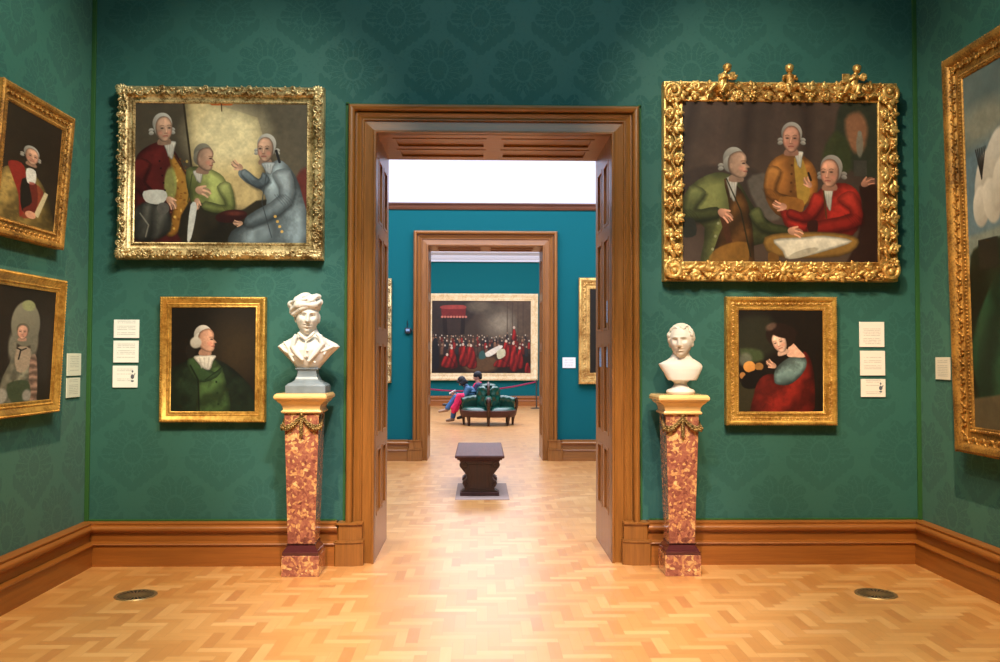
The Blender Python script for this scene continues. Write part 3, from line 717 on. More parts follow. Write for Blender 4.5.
    if style == 'pierced':
        # three small carved children sitting on the top rail
        zt = z0+ch+bw*.92
        for i, (fx, lean) in enumerate(((-.26, .25), (.035, -.1), (.30, .15))):
            x = fx*w; b = MB(); y = -D*.95; s = .155
            hip = V((x, y, zt-.035)); chest = V((x+lean*.06, y-.004, zt+.028)); hd = V((x+lean*.13+.004, y-.012, zt+.078))
            b.capsule(hip, .028, chest, .025); b.ell(hd, (.024, .024, .027), 14, 10); b.capsule(chest, .014, hd, .013)
            b.ell(hd+V((0, .004, .010)), (.027, .027, .021), 12, 8)
            for q in (-1, 1):
                sh = chest+V((q*.024, 0, .006)); el = sh+V((q*.016+lean*.05, -.022, -.024)); ha = el+V((lean*.09+(-q)*.006, -.014, .012))
                b.capsule(sh, .011, el, .0095); b.capsule(el, .0095, ha, .008); b.ell(ha, (.010, .009, .009), 8, 6)
                kn = hip+V((q*.034-lean*.06, -.034, .004)); an = kn+V((-lean*.12+q*.004, -.004, -.042))
                b.capsule(hip+V((q*.014, 0, 0)), .021, kn, .016); b.capsule(kn, .015, an, .010); b.ell(an+V((q*.006, -.010, -.006)), (.010, .017, .008), 8, 6)
            if i == 0: b.box(x+.045, x+.075, y-.045, y-.03, zt+.0, zt+.045); b.ell((x+.06, y-.036, zt+.006), (.03, .012, .008), 8, 6)
            if i == 2: b.box(x-.075, x-.03, y-.03, y-.02, zt-.01, zt+.045); b.ell((x+.055, y-.03, zt+.028), (.024, .008, .022), 12, 8)
            b.ell(hip+V((0, .01, -.014)), (.04, .025, .02), 12, 8)
            piv = V((x, y, zt-.05)); b.v = [tuple(piv+(V(q_)-piv)*1.28+V((0,0,-.012))) for q_ in b.v]
            b.fused('carved_cherub', mats[0], f, .0022, 1, .4)
    return e

def wall_rect(o, c, Y):
    """outer px rect and canvas px rect on plane Y -> sizes"""
    A, B = PY(o[0], o[3], Y), PY(o[2], o[1], Y); P, Q = PY(c[0], c[3], Y), PY(c[2], c[1], Y)
    # take means so that the frame is square
    w = B.x-A.x; h = PY((o[0]+o[2])/2, o[1], Y).z-PY((o[0]+o[2])/2, o[3], Y).z; cw = Q.x-P.x; ch = PY((c[0]+c[2])/2, c[1], Y).z-PY((c[0]+c[2])/2, c[3], Y).z
    z = PY((o[0]+o[2])/2, o[3], Y).z; bw = (w-cw)/2
    return dict(w=w, h=cw and ch+2*bw, cw=cw, ch=ch, cx=0, cz=bw), ((A.x+B.x)/2, z+((h-ch)/2-bw))
D0 = .10
# ---- the paintings themselves (generic figure pieces in the colours of the originals)
# 1. three seated gentlemen, red / green / grey coats
p = Paint((97,97,705,582), 430, (82,72,56), 3)
p.poly([(560,60),(760,60),(760,420),(620,330),(545,210)], (104,94,72), 8, .6)
p.poly([(268,60),(272,108),(300,330),(320,480),(560,480),(548,215),(528,148),(400,108),(330,60)], (176,150,96), 2, lit=(.1,-.4,(228,204,142)), curve=False)
p.ell(420,210,130,110,(240,224,172),soft=60,al=.75); p.line([(268,100),(318,470)],7,(60,48,30)); p.line([(370,97),(395,97),(432,97)],20,(186,100,40)); p.line([(400,96),(402,126)],4,(80,50,20))
p.ell(700,400,42,80,(110,44,34),soft=6)
p.poly([(100,300),(135,255),(195,232),(235,262),(268,320),(290,420),(262,540),(270,600),(90,600),(90,420)], (42,14,14), lit=(.5,-.5,(112,34,30)), folds=26)
p.poly([(212,255),(240,280),(282,350),(296,430),(270,520),(232,560),(205,540),(232,480),(240,400),(228,330)], (130,80,22), lit=(.4,-.4,(196,150,60))); p.speckle(226,290,284,540,46,5,[(120,70,20),(226,186,92),(150,96,30)]); p.line([(240,285),(284,352),(296,430),(272,520)],5,(60,20,16),.8,soft=3)
p.ell(225,380,22,60,(150,160,86),soft=4,al=.8); p.cravat(222,262,20,60)
p.sleeve([(128,300),(112,370),(150,412)],27,(56,16,16),(120,38,32))
p.poly([(100,470),(150,440),(220,470),(226,540),(160,575),(98,560)],(40,40,36),6,lit=(.3,-.7,(96,94,84)),folds=9); p.line([(120,480),(150,520),(140,560)],5,(150,146,130),.7); p.poly([(132,404),(200,400),(214,424),(190,448),(140,440)],(190,188,176))
p.hand(224,436,.9,26); p.ell(200,462,22,20,(96,92,84))
p.head(200,188,38,.5,tilt=-.05); p.buttons((186,300),(206,400),5,3.2,(30,10,10))
p.poly([(280,330),(330,318),(385,335),(420,370),(440,470),(420,500),(330,496),(290,420)], (92,100,48), lit=(.5,-.5,(180,186,108)), folds=22)
p.poly([(290,440),(440,480),(560,430),(620,600),(280,600)], (44,38,26), 4, folds=30)
p.cravat(322,352,18,44); p.sleeve([(410,380),(432,462),(345,452)],24,(92,100,48),(190,196,116)); p.line([(300,345),(286,440)],4,(60,66,30),.8); p.head(342,290,36,.8,hair=(150,144,124),curls=False,tilt=.12)
p.hand(330,400,.25,30); p.hand(318,440,1.6,22); p.poly([(296,450),(318,455),(300,560),(285,570)],(190,190,180))
p.poly([(470,325),(500,345),(545,362),(560,330),(600,292),(650,330),(688,420),(704,600),(450,600),(440,540),(505,505),(560,450),(545,400),(490,372),(462,345)], (92,104,108), lit=(-.1,-.7,(164,178,180)), folds=24, fdir=(1,.5))
p.sleeve([(612,335),(628,430),(500,508)],33,(92,104,108),(176,188,190)); p.sleeve([(560,350),(530,375),(478,335)],19,(70,80,86),(132,146,150)); p.buttons((592,488),(616,540),4,5,(214,172,84)); p.line([(560,345),(545,440),(580,560)],3.5,(58,66,70),.8); p.hand(464,318,pi+.5,24)
p.head(556,256,37,-.5,tilt=0); p.cravat(566,322,22,40,(196,202,200)); p.line([(594,262),(606,300)],9,(30,28,30))
p.ell(438,488,56,22,(58,20,18),rot=-.12); p.ell(450,478,30,8,(128,60,44),soft=6,al=.7); p.hand(468,512,pi,18)
r, (cx, z) = wall_rect((115,87,324,258), (133,102.5,307.5,242), YW-.09)
painting('painting', 'large painting of three gentlemen in red, green and grey coats, left of doorway', (cx, YW-.004, z), 0, .012, paint=p, style='swept', depth=D0, mats=(M['gold_pale'], M['gold_pale']), **r)
# 2. gentleman in a dark green coat, turned to the right
p = Paint((87,98,482,578), 220, (26,20,14), 5)
p.ell(400,290,120,150,(70,54,30),soft=90,al=.7)
p.poly([(80,600),(84,400),(130,358),(200,330),(260,330),(330,350),(400,400),(470,480),(490,600)], (18,28,18), lit=(-.4,-.6,(38,56,36)), folds=40)
p.poly([(195,330),(300,345),(345,440),(360,600),(215,600),(215,460)], (34,54,28), lit=(-.1,-.6,(82,108,58)), folds=22, fdir=(.5,1))
p.poly([(165,360),(190,322),(230,360),(290,395),(330,372),(300,420),(215,440)],(36,60,34),lit=(.2,-.5,(72,100,56)))
p.cravat(246,352,48,66); p.line([(180,365),(216,430),(222,570)],7,(14,22,14),.8); p.line([(330,370),(250,430)],5,(20,34,18),.8); p.buttons((300,440),(310,540),3,5,(30,48,24)); p.ell(180,300,22,34,(34,28,22))
p.head(248,250,47,.95,hair=(206,198,184),curls=False,skin=(228,170,136)); p.ell(204,262,26,26,(150,142,128),soft=4,lit=(0,-.7,(190,184,170)))
r, (cx, z) = wall_rect((159,297,266,422), (169.5,306.8,255.5,411.5), YW-.055)
painting('painting', 'small portrait of a white haired man in a dark green coat, plain gold frame', (cx, YW-.004, z), 0, .012, paint=p, style='plain', depth=.06, mats=(M['gold_plain'], M['gold_plain']), **r)
# 3. three gentlemen at a table in a carved frame
p = Paint((95,117,655,578), 430, (84,66,54), 7)
for i in range(7): p.line([(130+80*i, 110),(90+90*i, 330)], 26, (96,74,62) if i % 2 else (50,36,30), .5, soft=22)
p.poly([(95,330),(200,300),(340,330),(360,430),(95,420)], (60,48,42), 10, .7)
p.poly([(555,117),(655,117),(655,330),(560,300),(530,230)], (58,60,44), 8); p.poly([(560,170),(600,146),(625,190),(610,260),(575,250)], (170,110,74), 10, .8)
p.poly([(505,240),(540,200),(575,250),(570,320),(500,300)], (66,72,40), 8, .9); p.ell(602,240,10,36,(128,122,104),soft=2,al=.85); p.ell(602,208,6,8,(136,130,112)); p.poly([(585,285),(622,285),(622,330),(585,330)],(74,70,60),curve=False)
p.poly([(280,345),(350,330),(380,440),(330,450)],(112,104,92),6,.7)
p.poly([(90,420),(120,360),(190,322),(250,340),(300,420),(360,470),(420,480),(410,510),(300,530),(250,600),(150,600),(160,480),(100,450)], (60,62,32), lit=(-.3,-.6,(126,128,72)), folds=34)
p.poly([(215,340),(262,370),(290,440),(300,560),(290,600),(180,600),(200,500),(230,430)], (70,44,20), lit=(-.2,-.4,(120,80,34)), folds=16, fdir=(.8,1))
p.poly([(190,540),(280,520),(270,600),(170,600)],(150,104,36),3,.8)
p.sleeve([(140,370),(118,440),(196,436)],25,(56,60,30),(134,138,80)); p.cravat(238,368,16,70); p.line([(222,340),(262,430),(290,560)],4,(36,36,20),.8); p.buttons((206,430),(182,540),4,4,(150,150,110)); p.sleeve([(300,430),(330,474),(392,486)],18,(56,60,30),(112,116,66)); p.head(250,298,34,.9,hair=(176,170,156))
p.poly([(95,460),(130,455),(135,500),(95,505)],(48,48,40)); p.poly([(200,440),(222,440),(238,520),(222,524)],(86,50,28),curve=False)
p.hand(212,438,.6,26,(226,160,126))
p.poly([(335,330),(350,288),(400,262),(440,272),(475,310),(480,380),(440,420),(380,450),(335,400)], (116,68,22), lit=(-.2,-.5,(196,128,58)), folds=20)
p.poly([(415,280),(440,285),(460,380),(430,420),(420,360)],(170,132,50),2); p.cravat(428,284,12,46); p.buttons((408,300),(404,400),5,3.4,(90,52,20)); p.sleeve([(358,310),(346,378),(400,402)],20,(112,66,22),(204,136,62))
p.head(407,224,33,-.1,hair=(180,172,158),skin=(226,160,128)); p.hand(456,354,-2.2,18,(224,160,126)); p.line([(455,322),(462,342)],6,(40,30,24)); p.poly([(375,390),(440,400),(430,440),(378,430)],(150,96,36))
p.poly([(600,360),(640,345),(655,400),(655,600),(560,600),(590,520),(610,430)],(52,28,20),5,.9)
p.hand(618,350,-.5,22,(200,136,106))
p.poly([(375,420),(430,440),(470,390),(500,360),(560,350),(600,380),(606,440),(580,500),(500,500),(400,480),(380,450)], (128,22,16), lit=(-.1,-.6,(208,58,40)), folds=24)
p.hand(380,418,pi+.2,22,(226,160,128)); p.sleeve([(560,385),(590,452),(462,482)],27,(120,20,14),(220,66,46)); p.sleeve([(486,388),(452,446),(398,436)],19,(120,20,14),(214,60,42)); p.cravat(512,396,13,64); p.line([(498,370),(506,450)],4,(90,60,24)); p.poly([(452,462),(480,458),(478,492),(456,490)],(60,24,16),2)
p.head(516,320,35,-.6,hair=(170,160,148),skin=(230,164,130))
p.poly([(330,505),(430,490),(560,495),(600,520),(540,560),(360,560)],(124,88,34),3,lit=(0,-.5,(170,128,60)))
p.poly([(355,512),(440,505),(500,500),(580,515),(500,545),(400,568),(380,545)],(196,186,162),lit=(.2,-.5,(226,216,194))); p.ell(440,550,44,10,(170,160,138),rot=-.3); p.hand(410,488,.2,24,(224,160,126))
p.poly([(340,550),(370,560),(360,600),(345,600)],(120,80,30))
r, (cx, z) = wall_rect((664,82,897,281), (683,100.7,877.5,261), YW-.10)
painting('painting', 'large painting of three gentlemen at a table, carved gold frame with cherubs on top', (cx, YW-.004, z), 0, .012, paint=p, style='pierced', depth=.12, mats=(M['gold'], M['gold']), **r)
# 4. lady in red drapery
p = Paint((114,94,511,577), 220, (30,22,16), 9)
p.poly([(114,150),(260,130),(300,260),(220,330),(114,340)],(50,50,34),20,.8); p.poly([(125,280),(215,285),(230,330),(160,340)],(70,84,50),8,.9); p.ell(150,330,30,34,(110,112,96),soft=8,al=.8)
p.ell(168,363,28,26,(190,122,48),lit=(-.3,-.6,(226,164,84))); p.ell(212,362,20,18,(150,106,50)); p.ell(136,404,14,16,(170,116,60))
p.poly([(114,440),(200,450),(200,580),(114,580)],(64,60,38),6,.8); p.ell(190,422,64,40,(24,18,14),rot=-.4)
p.poly([(190,600),(186,500),(215,420),(270,395),(330,420),(400,330),(420,290),(450,330),(468,440),(440,600)], (84,16,12), lit=(-.3,-.3,(164,44,30)), folds=28, fdir=(1,.5))
p.poly([(282,430),(285,380),(320,340),(375,310),(425,320),(430,360),(400,410),(350,446),(300,446)], (66,88,88), lit=(-.2,-.6,(128,150,146)), folds=16, fdir=(.4,1))
p.poly([(340,310),(360,250),(395,280),(425,316),(380,318)],(222,172,146)); p.hand(276,356,-2.6,28,(216,164,134))
p.ell(312,218,70,58,(44,28,20),rot=.3); p.head(306,248,42,-.4,hair=(50,30,20),skin=(236,190,164),curls=False,tilt=-.35,dark=.75); p.ell(322,196,66,32,(42,26,20),rot=.2,soft=3); p.ell(268,176,26,16,(110,84,70),rot=-.5,soft=5,al=.8)
r, (cx, z) = wall_rect((726.5,297.5,836,424.5), (739,309.8,823,412), YW-.065)
painting('painting', 'small portrait of a dark haired woman wrapped in a red cloth beside fruit', (cx, YW-.004, z), 0, .012, paint=p, style='stepped', depth=.075, mats=(M['gold_plain'], M['gold']), **r)
# 5. left wall, upper: man in ochre robe
p = Paint((20,110,210,585), 130, (46,36,26), 11)
p.poly([(0,600),(5,430),(50,360),(110,350),(160,400),(190,480),(195,600)], (96,78,36), lit=(-.4,-.5,(158,134,74)), folds=16)
p.poly([(40,350),(80,335),(100,380),(110,480),(90,560),(80,470),(55,400)],(140,40,30)); p.poly([(86,400),(135,400),(140,520),(95,530)],(28,24,22)); p.poly([(98,350),(128,346),(130,400),(104,405)],(206,204,192))
p.poly([(110,400),(160,420),(150,520),(100,560),(98,520),(125,480)],(142,44,32),2,.7)
p.head(112,290,29,.3,hair=(176,172,158),skin=(222,170,136),curls=True); p.poly([(135,530),(165,420),(178,424),(150,540)],(196,182,140),curve=False); p.ell(124,536,18,16,(206,150,118))
Zr, Zl = PX(76, 118, XL+.15).y, PX(5, 76, XL+.15).y
zt = PX(76, 118, XL+.15).z; zb = PX(66, 250, XL+.08).z
painting('painting', 'portrait of a wigged man in ochre robe holding a scroll, upper on left wall', (XL+.006, (Zr+Zl)/2, zb), pi/2, .07, w=Zr-Zl, h=zt-zb, cw=Zr-Zl-.22, ch=zt-zb-.22, cx=0, cz=.11, paint=p, style='stepped', depth=.08, mats=(M['gold_dull'], M['gold_dull']))
# 6. left wall, lower: lady in grey
p = Paint((10,110,222,580), 130, (44,36,30), 13)
p.ell(112,260,52,92,(108,106,90),soft=3,lit=(-.2,-.5,(146,144,124))); p.ell(118,184,24,22,(150,156,110),soft=3)
p.poly([(40,600),(36,500),(62,420),(80,370),(140,370),(160,430),(165,560),(190,600)], (92,92,78), lit=(-.3,-.5,(148,146,124)), folds=10)
p.poly([(80,360),(135,360),(130,440),(90,450)],(166,150,128),3); p.poly([(135,400),(160,400),(168,590),(140,560)],(140,112,96),2,folds=5,fdir=(0,1))
p.poly([(60,500),(130,490),(140,560),(80,575)],(70,84,60),3); p.ell(40,545,22,30,(160,158,146),soft=4); p.ell(130,550,16,24,(150,148,138),soft=4)
p.ell(70,350,15,54,(124,122,106),soft=5); p.ell(146,330,15,56,(118,116,100),soft=5); p.head(102,292,25,-.1,hair=(112,108,92),skin=(220,170,144),curls=False,dark=.75); p.line([(86,358),(102,366),(118,358)],5,(24,22,22)); p.line([(99,366),(93,402)],5,(24,22,22))
Zr, Zl = PX(67.5, 280, XL+.115).y, PX(2, 266, XL+.115).y - .06
zt = PX(68, 280.5, XL+.115).z; zb = PX(61, 411, XL+.07).z
painting('painting', 'portrait of a lady with tall powdered hair in grey dress, lower on left wall', (XL+.006, (Zr+Zl)/2, zb), pi/2, .045, w=Zr-Zl, h=zt-zb, cw=Zr-Zl-.18, ch=zt-zb-.18, cx=0, cz=.09, paint=p, style='plain', depth=.07, mats=(M['gold_plain'], M['gold_plain']))
# 7. right wall: full length with plumes (local x runs towards the camera)
p = Paint((0,0,180,262), 330, (96,112,108), 15)
p.poly([(0,60),(180,40),(180,150),(0,150)],(100,126,136),20,.8); p.ell(28,40,36,14,(170,160,130),soft=24,al=.6); p.ell(120,70,60,20,(160,160,150),soft=24,al=.6); p.poly([(0,120),(180,118),(180,140),(0,142)],(140,140,116),6,.6)
p.poly([(0,270),(0,150),(16,128),(60,132),(70,200),(80,270)],(28,40,26),5,folds=9); p.poly([(0,200),(40,150),(66,170),(60,225),(20,250)],(34,66,44),6,folds=6,fdir=(1,.4))
p.poly([(0,240),(180,232),(180,270),(0,270)],(96,84,60),4)
p.poly([(14,124),(40,124),(40,146),(14,146)],(40,40,32),curve=False)
for x, y, rx, ry, ro in ((26,82,13,22,.3),(38,72,13,26,.5),(20,100,11,15,0),(34,98,11,17,-.3),(44,88,9,18,.2)): p.ell(x,y,rx,ry,(150,144,130),rot=ro,soft=3,lit=(-.3,-.6,(222,216,200)))
for q in range(6): p.line([(22,80),(15+q*2.6,58)],1.4,(44,42,40))
p.poly([(62,120),(84,52),(120,50),(146,120),(160,240),(62,244)],(60,66,110),3,lit=(-.3,-.4,(170,170,178)),folds=9); p.poly([(84,70),(104,60),(112,240),(78,240)],(170,160,140),3,lit=(-.3,-.2,(216,208,190)),folds=6); p.head(100,36,9,-.3)
Zf = (PX(943, 60, XR-.19).y+PX(952, 450, XR-.13).y)/2; ztb = PX(943, 60, XR-.19).z; zbb = PX(952, 450, XR-.13).z; W7 = 1.9
painting('painting', 'full length painting with white plumes against sky, wide gold frame on right wall', (XR-.006, Zf-W7/2, zbb), -pi/2, .022, w=W7, h=ztb-zbb, cw=W7-.36, ch=ztb-zbb-.36, cx=0, cz=.18, paint=p, style='stepped', depth=.13, mats=(M['gold_dull'], M['gold_dull']))
# 8, 9. the two flanking paintings of the middle room
p = Paint((0,0,100,120), 70, (40,32,18), 17); p.poly([(20,120),(30,70),(50,55),(75,70),(85,120)],(50,40,30),4,folds=6); p.head(52,40,10,.2)
r, (cx, z) = wall_rect((579,279,666,383), (590,289,655,373), YM-.07)
painting('painting', 'dark painting in the middle room, right of the second doorway', (cx, YM-.004, z), 0, .01, paint=p, style='stepped', depth=.08, mats=(M['gold'], M['gold']), **r)
p = Paint((0,0,100,120), 70, (56,46,32), 19); p.poly([(20,120),(30,70),(50,55),(75,70),(85,120)],(80,60,40),4,folds=6); p.head(52,40,10,-.2)
r, (cx, z) = wall_rect((306,279,391.8,382), (317,289,381,372), YM-.07)
painting('painting', 'painting in carved gold frame, only its edge seen left in the middle room', (cx, YM-.004, z), 0, .01, paint=p, style='swept', depth=.1, mats=(M['gold_pale'], M['gold_pale']), **r)
# 10. the crowd scene at the far end
p = Paint((52,88,490,408), 340, (66,54,42), 21)
p.poly([(52,88),(250,88),(200,200),(52,260)],(50,40,34),10,.9); p.ell(360,190,70,60,(150,140,116),soft=60,al=.8); p.poly([(360,88),(490,88),(490,260),(440,250),(420,150)],(92,74,56),10,.8)
for x in (385,408,432,455): p.line([(x,95),(x,240)],5,(74,58,44),.6)
p.poly([(200,100),(300,92),(360,130),(300,150),(220,140)],(88,78,62),8,.7); p.ell(262,112,44,20,(120,108,84),soft=10,al=.5)
p.poly([(98,160),(200,160),(196,236),(104,240)],(36,26,22),curve=False); p.poly([(118,170),(180,170),(178,236),(122,236)],(58,44,36),curve=False); p.poly([(92,118),(202,118),(200,158),(96,158)],(120,34,30),2,curve=False); p.poly([(100,110),(190,108),(196,124),(98,124)],(156,60,50),2)
for q in range(9): p.ell(98+q*13,160,6,5,(190,110,90))
p.poly([(52,330),(490,320),(490,408),(52,408)],(40,28,20),8); p.poly([(200,345),(330,335),(330,395),(210,400)],(110,80,48),14,.8)
R = random.Random(4)
for row, (yb, sc, n) in enumerate(((246,.7,34),(262,.85,30),(284,1.0,26))):
    for i in range(n):
        x = 56+430*(i+R.random()*.7)/n; y = yb+R.uniform(-7,7)-(10 if 380 < x < 420 else 0)
        col = R.choice([(120,26,22),(84,22,18),(40,30,30),(66,48,38),(36,36,36),(88,60,44),(112,80,56),(54,42,34)])
        p.poly([(x-8*sc,y+44*sc),(x-7*sc,y+12),(x,y+5),(x+7*sc,y+12),(x+8*sc,y+44*sc)],col,1.5,lit=(-.2,-.6,tuple(min(255,k*1.4) for k in col)),curve=False)
        p.ell(x,y,3.8*sc,4.6*sc,R.choice([(176,152,126),(150,118,92),(188,176,156),(120,90,70)]),soft=1.2)
for (x, y, w_, h_) in ((140,300,30,80),(190,285,26,85),(225,290,30,90),(120,330,40,50),(380,270,26,96),(412,280,26,110),(355,345,48,34),(474,360,18,44),(415,210,14,50),(440,300,20,80)):
    p.poly([(x-w_*.6,y+h_),(x-w_*.4,y+8),(x,y),(x+w_*.4,y+8),(x+w_*.9,y+h_)],(84,12,12),2,lit=(-.3,-.5,(172,34,28)),folds=4,fdir=(1,.3))
    if h_ > 45: p.ell(x,y-4,5.5,6.5,(196,172,146))
p.poly([(285,325),(300,310),(350,285),(365,292),(330,322),(300,336)],(206,200,180),2); p.poly([(262,318),(280,308),(290,340),(262,345)],(50,90,84),2); p.poly([(340,310),(372,300),(376,330),(345,345)],(190,186,150),2); p.poly([(56,270),(78,262),(84,380),(58,384)],(26,28,32),2)
r, (cx, z) = wall_rect((424.5,294,538,380), (431.8,300,531,372.4), YE-.1)
r['h'] = r['ch']+2*(r['w']-r['cw'])/2
painting('painting', 'huge crowd scene with many red robes on the far end wall', (cx, YE-.004, z), 0, .008, paint=p, style='plain', depth=.12, mats=(M['gold_cream'], M['gold_cream']), **r)

# ------------------------------------------------------------------ printed labels
def label(lab, P0, P1, rot, seed, group, pic=False, rgb=(232,232,226)):
    """P0, P1: lower and upper corners on the wall"""
    c = (P0+P1)/2; w = math.hypot(P1.x-P0.x, P1.y-P0.y); h = P1.z-P0.z; e = MB()
    e.box(-w/2, w/2, -.008, 0, 0, h)
    o = e.build('wall_label', label_mat(seed, pic, rgb), None, 0, .0015); o.location = (c.x, c.y, P0.z); o.rotation_euler.z = rot; tag(o, lab, 'label', group)
    if pic:
        q = MB(); q.ell((w*.30, -.0085, h*.30), (.012, .002, .007), 10, 6); q.ell((w*.30, -.0085, h*.5), (.014, .002, .018), 10, 6); q.ell((w*.30, -.0085, h*.74), (.007, .002, .009), 10, 6); q.tube([(w*.30+.012, -.0085, h*.55), (w*.30+.02, -.0085, h*.66)], .003, 6)
        k_ = q.build('printed_picture', simple('picture_ink', (84,88,100), .6), o, 40)
YL = YW-.003
gl = 'printed labels on the back wall'
for i, (x0, y0, x1, y1, pic, lb) in enumerate(((114,319.7,139.6,338,False,'white printed label left of the small green coat portrait, topmost of three'), (113.5,340.7,139,362.5,False,'white printed label left of the small green coat portrait, middle of three'), (112.8,365.7,138,387.5,True,'white printed label with small figure picture, lowest left of green coat portrait'))):
    label(lb, PY(x0, y1, YL), PY(x1, y0, YL), 0, i+1.3, gl, pic, (232,236,230))
for i, (x0, y0, x1, y1, pic, lb) in enumerate(((859.2,322,883.8,347,False,'square cream label right of the red cloth portrait, topmost of three'), (860,350.8,884.6,375.5,False,'square pinkish label right of the red cloth portrait, middle of three'), (860.7,379,885,397,True,'cream label with little dark picture, lowest right of red cloth portrait'))):
    label(lb, PY(x0, y1, YL), PY(x1, y0, YL), 0, i+6.3, gl, pic, (238,226,214))
gs = 'printed labels on the side walls'
label('pale printed label on the left wall, upper of two beside lady portrait', PX(66.3, 376, XL+.003), PX(80.3, 353.5, XL+.003), pi/2, 11, gs, rgb=(206,210,190))
label('pale printed label on the left wall, lower of two beside lady portrait', PX(65.6, 398, XL+.003), PX(79.3, 377.5, XL+.003), pi/2, 12, gs, rgb=(206,210,190))
label('cream printed label on the right wall beside the full length painting', PX(951, 380, XR-.003), PX(936.3, 357.3, XR-.003), -pi/2, 13, gs, rgb=(216,206,186))
a_, b_ = PY(562.5, 368, YM-.003), PY(575.5, 357.5, YM-.003); label('white printed label in the middle room beside the dark painting', a_, b_, 0, 14, gl)
# three notices on the right reveal of the first doorway
for i, (x0, x1, yt, yb, lb) in enumerate(((605.4,608.8,301,322,'pale blue notice on the right door reveal, highest of three'), (598,601.2,347,367,'pale blue notice on the right door reveal, low and farther in'), (605.4,608.8,346,367.5,'pale blue notice on the right door reveal, low and nearer'))):
    A, B = PX(x1, yb, OX1), PX(x0, yt, OX1); m = MB(); y0, y1 = A.y, min(B.y, YW2-.02)
    m.box(-.004, .0, -(y1-y0)/2, (y1-y0)/2, 0, B.z-A.z); o = m.build('notice_card', label_mat(20+i, False, (128,156,190)), None, 0); o.location = (OX1+.012, (y0+y1)/2, A.z); tag(o, lb, 'notice', 'notices on the door reveal')
# humidity sensor with its lead
m = MB(); c = PY(408, 330, YM); m.box(-.045, .045, -.04, 0, 0, .085); o = thing('humidity_sensor', 'small dark humidity sensor box with lead hanging left of second doorway', 'sensor', (c.x, YM-.001, PY(408, 333.5, YM).z))
m.build('sensor_case', M['black'], o, 0, .006); m = MB(); m.box(-.03, .03, -.043, -.0395, .035, .07); m.build('display', M['blueplate'], o, 0)
m = MB(); m.tube([(-.01, -.02, .08), (-.012, -.012, .12), (-.008, -.008, .2)], .006, 8); m.ell((.055, -.03, .05), (.014, .014, .02), 8, 6); m.build('lead', M['black'], o, 40)

# ------------------------------------------------------------------ floor vents
def vent(px, py, lab):
    c = PZ(px, py, 0); R_ = .138; e = thing('floor_vent', lab, 'vent', (c.x, c.y, 0), group='round floor vents')
    m = MB(); m.lathe([(R_-.022, 0), (R_-.022, .004), (R_-.004, .005), (R_, .001), (R_, 0)], seg=48); m.lathe([(0.001, .0), (.03, .0), (.03, .0055), (0.001, .006)], seg=24); m.build('rim', M['vent'], e, 40)
    m = MB(); m.lathe([(.0005, .0004), (R_-.02, .0004), (R_-.02, .0012), (.0005, .0012)], seg=48); m.build('dark_well', M['black'], e, 40)
    for i in range(24):
        m = MB(); m.box(.028, R_-.02, -.0045, .0045, .0012, .0045); o = m.build('slat', M['vent'], e, 0); o.rotation_euler.z = 2*pi*i/24
M['vent'] = simple('worn_brass', (176,156,116), .3, .8, var=.3, scale=30)
vent(135.8, 595.3, 'round brass slotted floor vent on the left side of the parquet')
vent(875.8, 594, 'round brass slotted floor vent on the right side of the parquet')

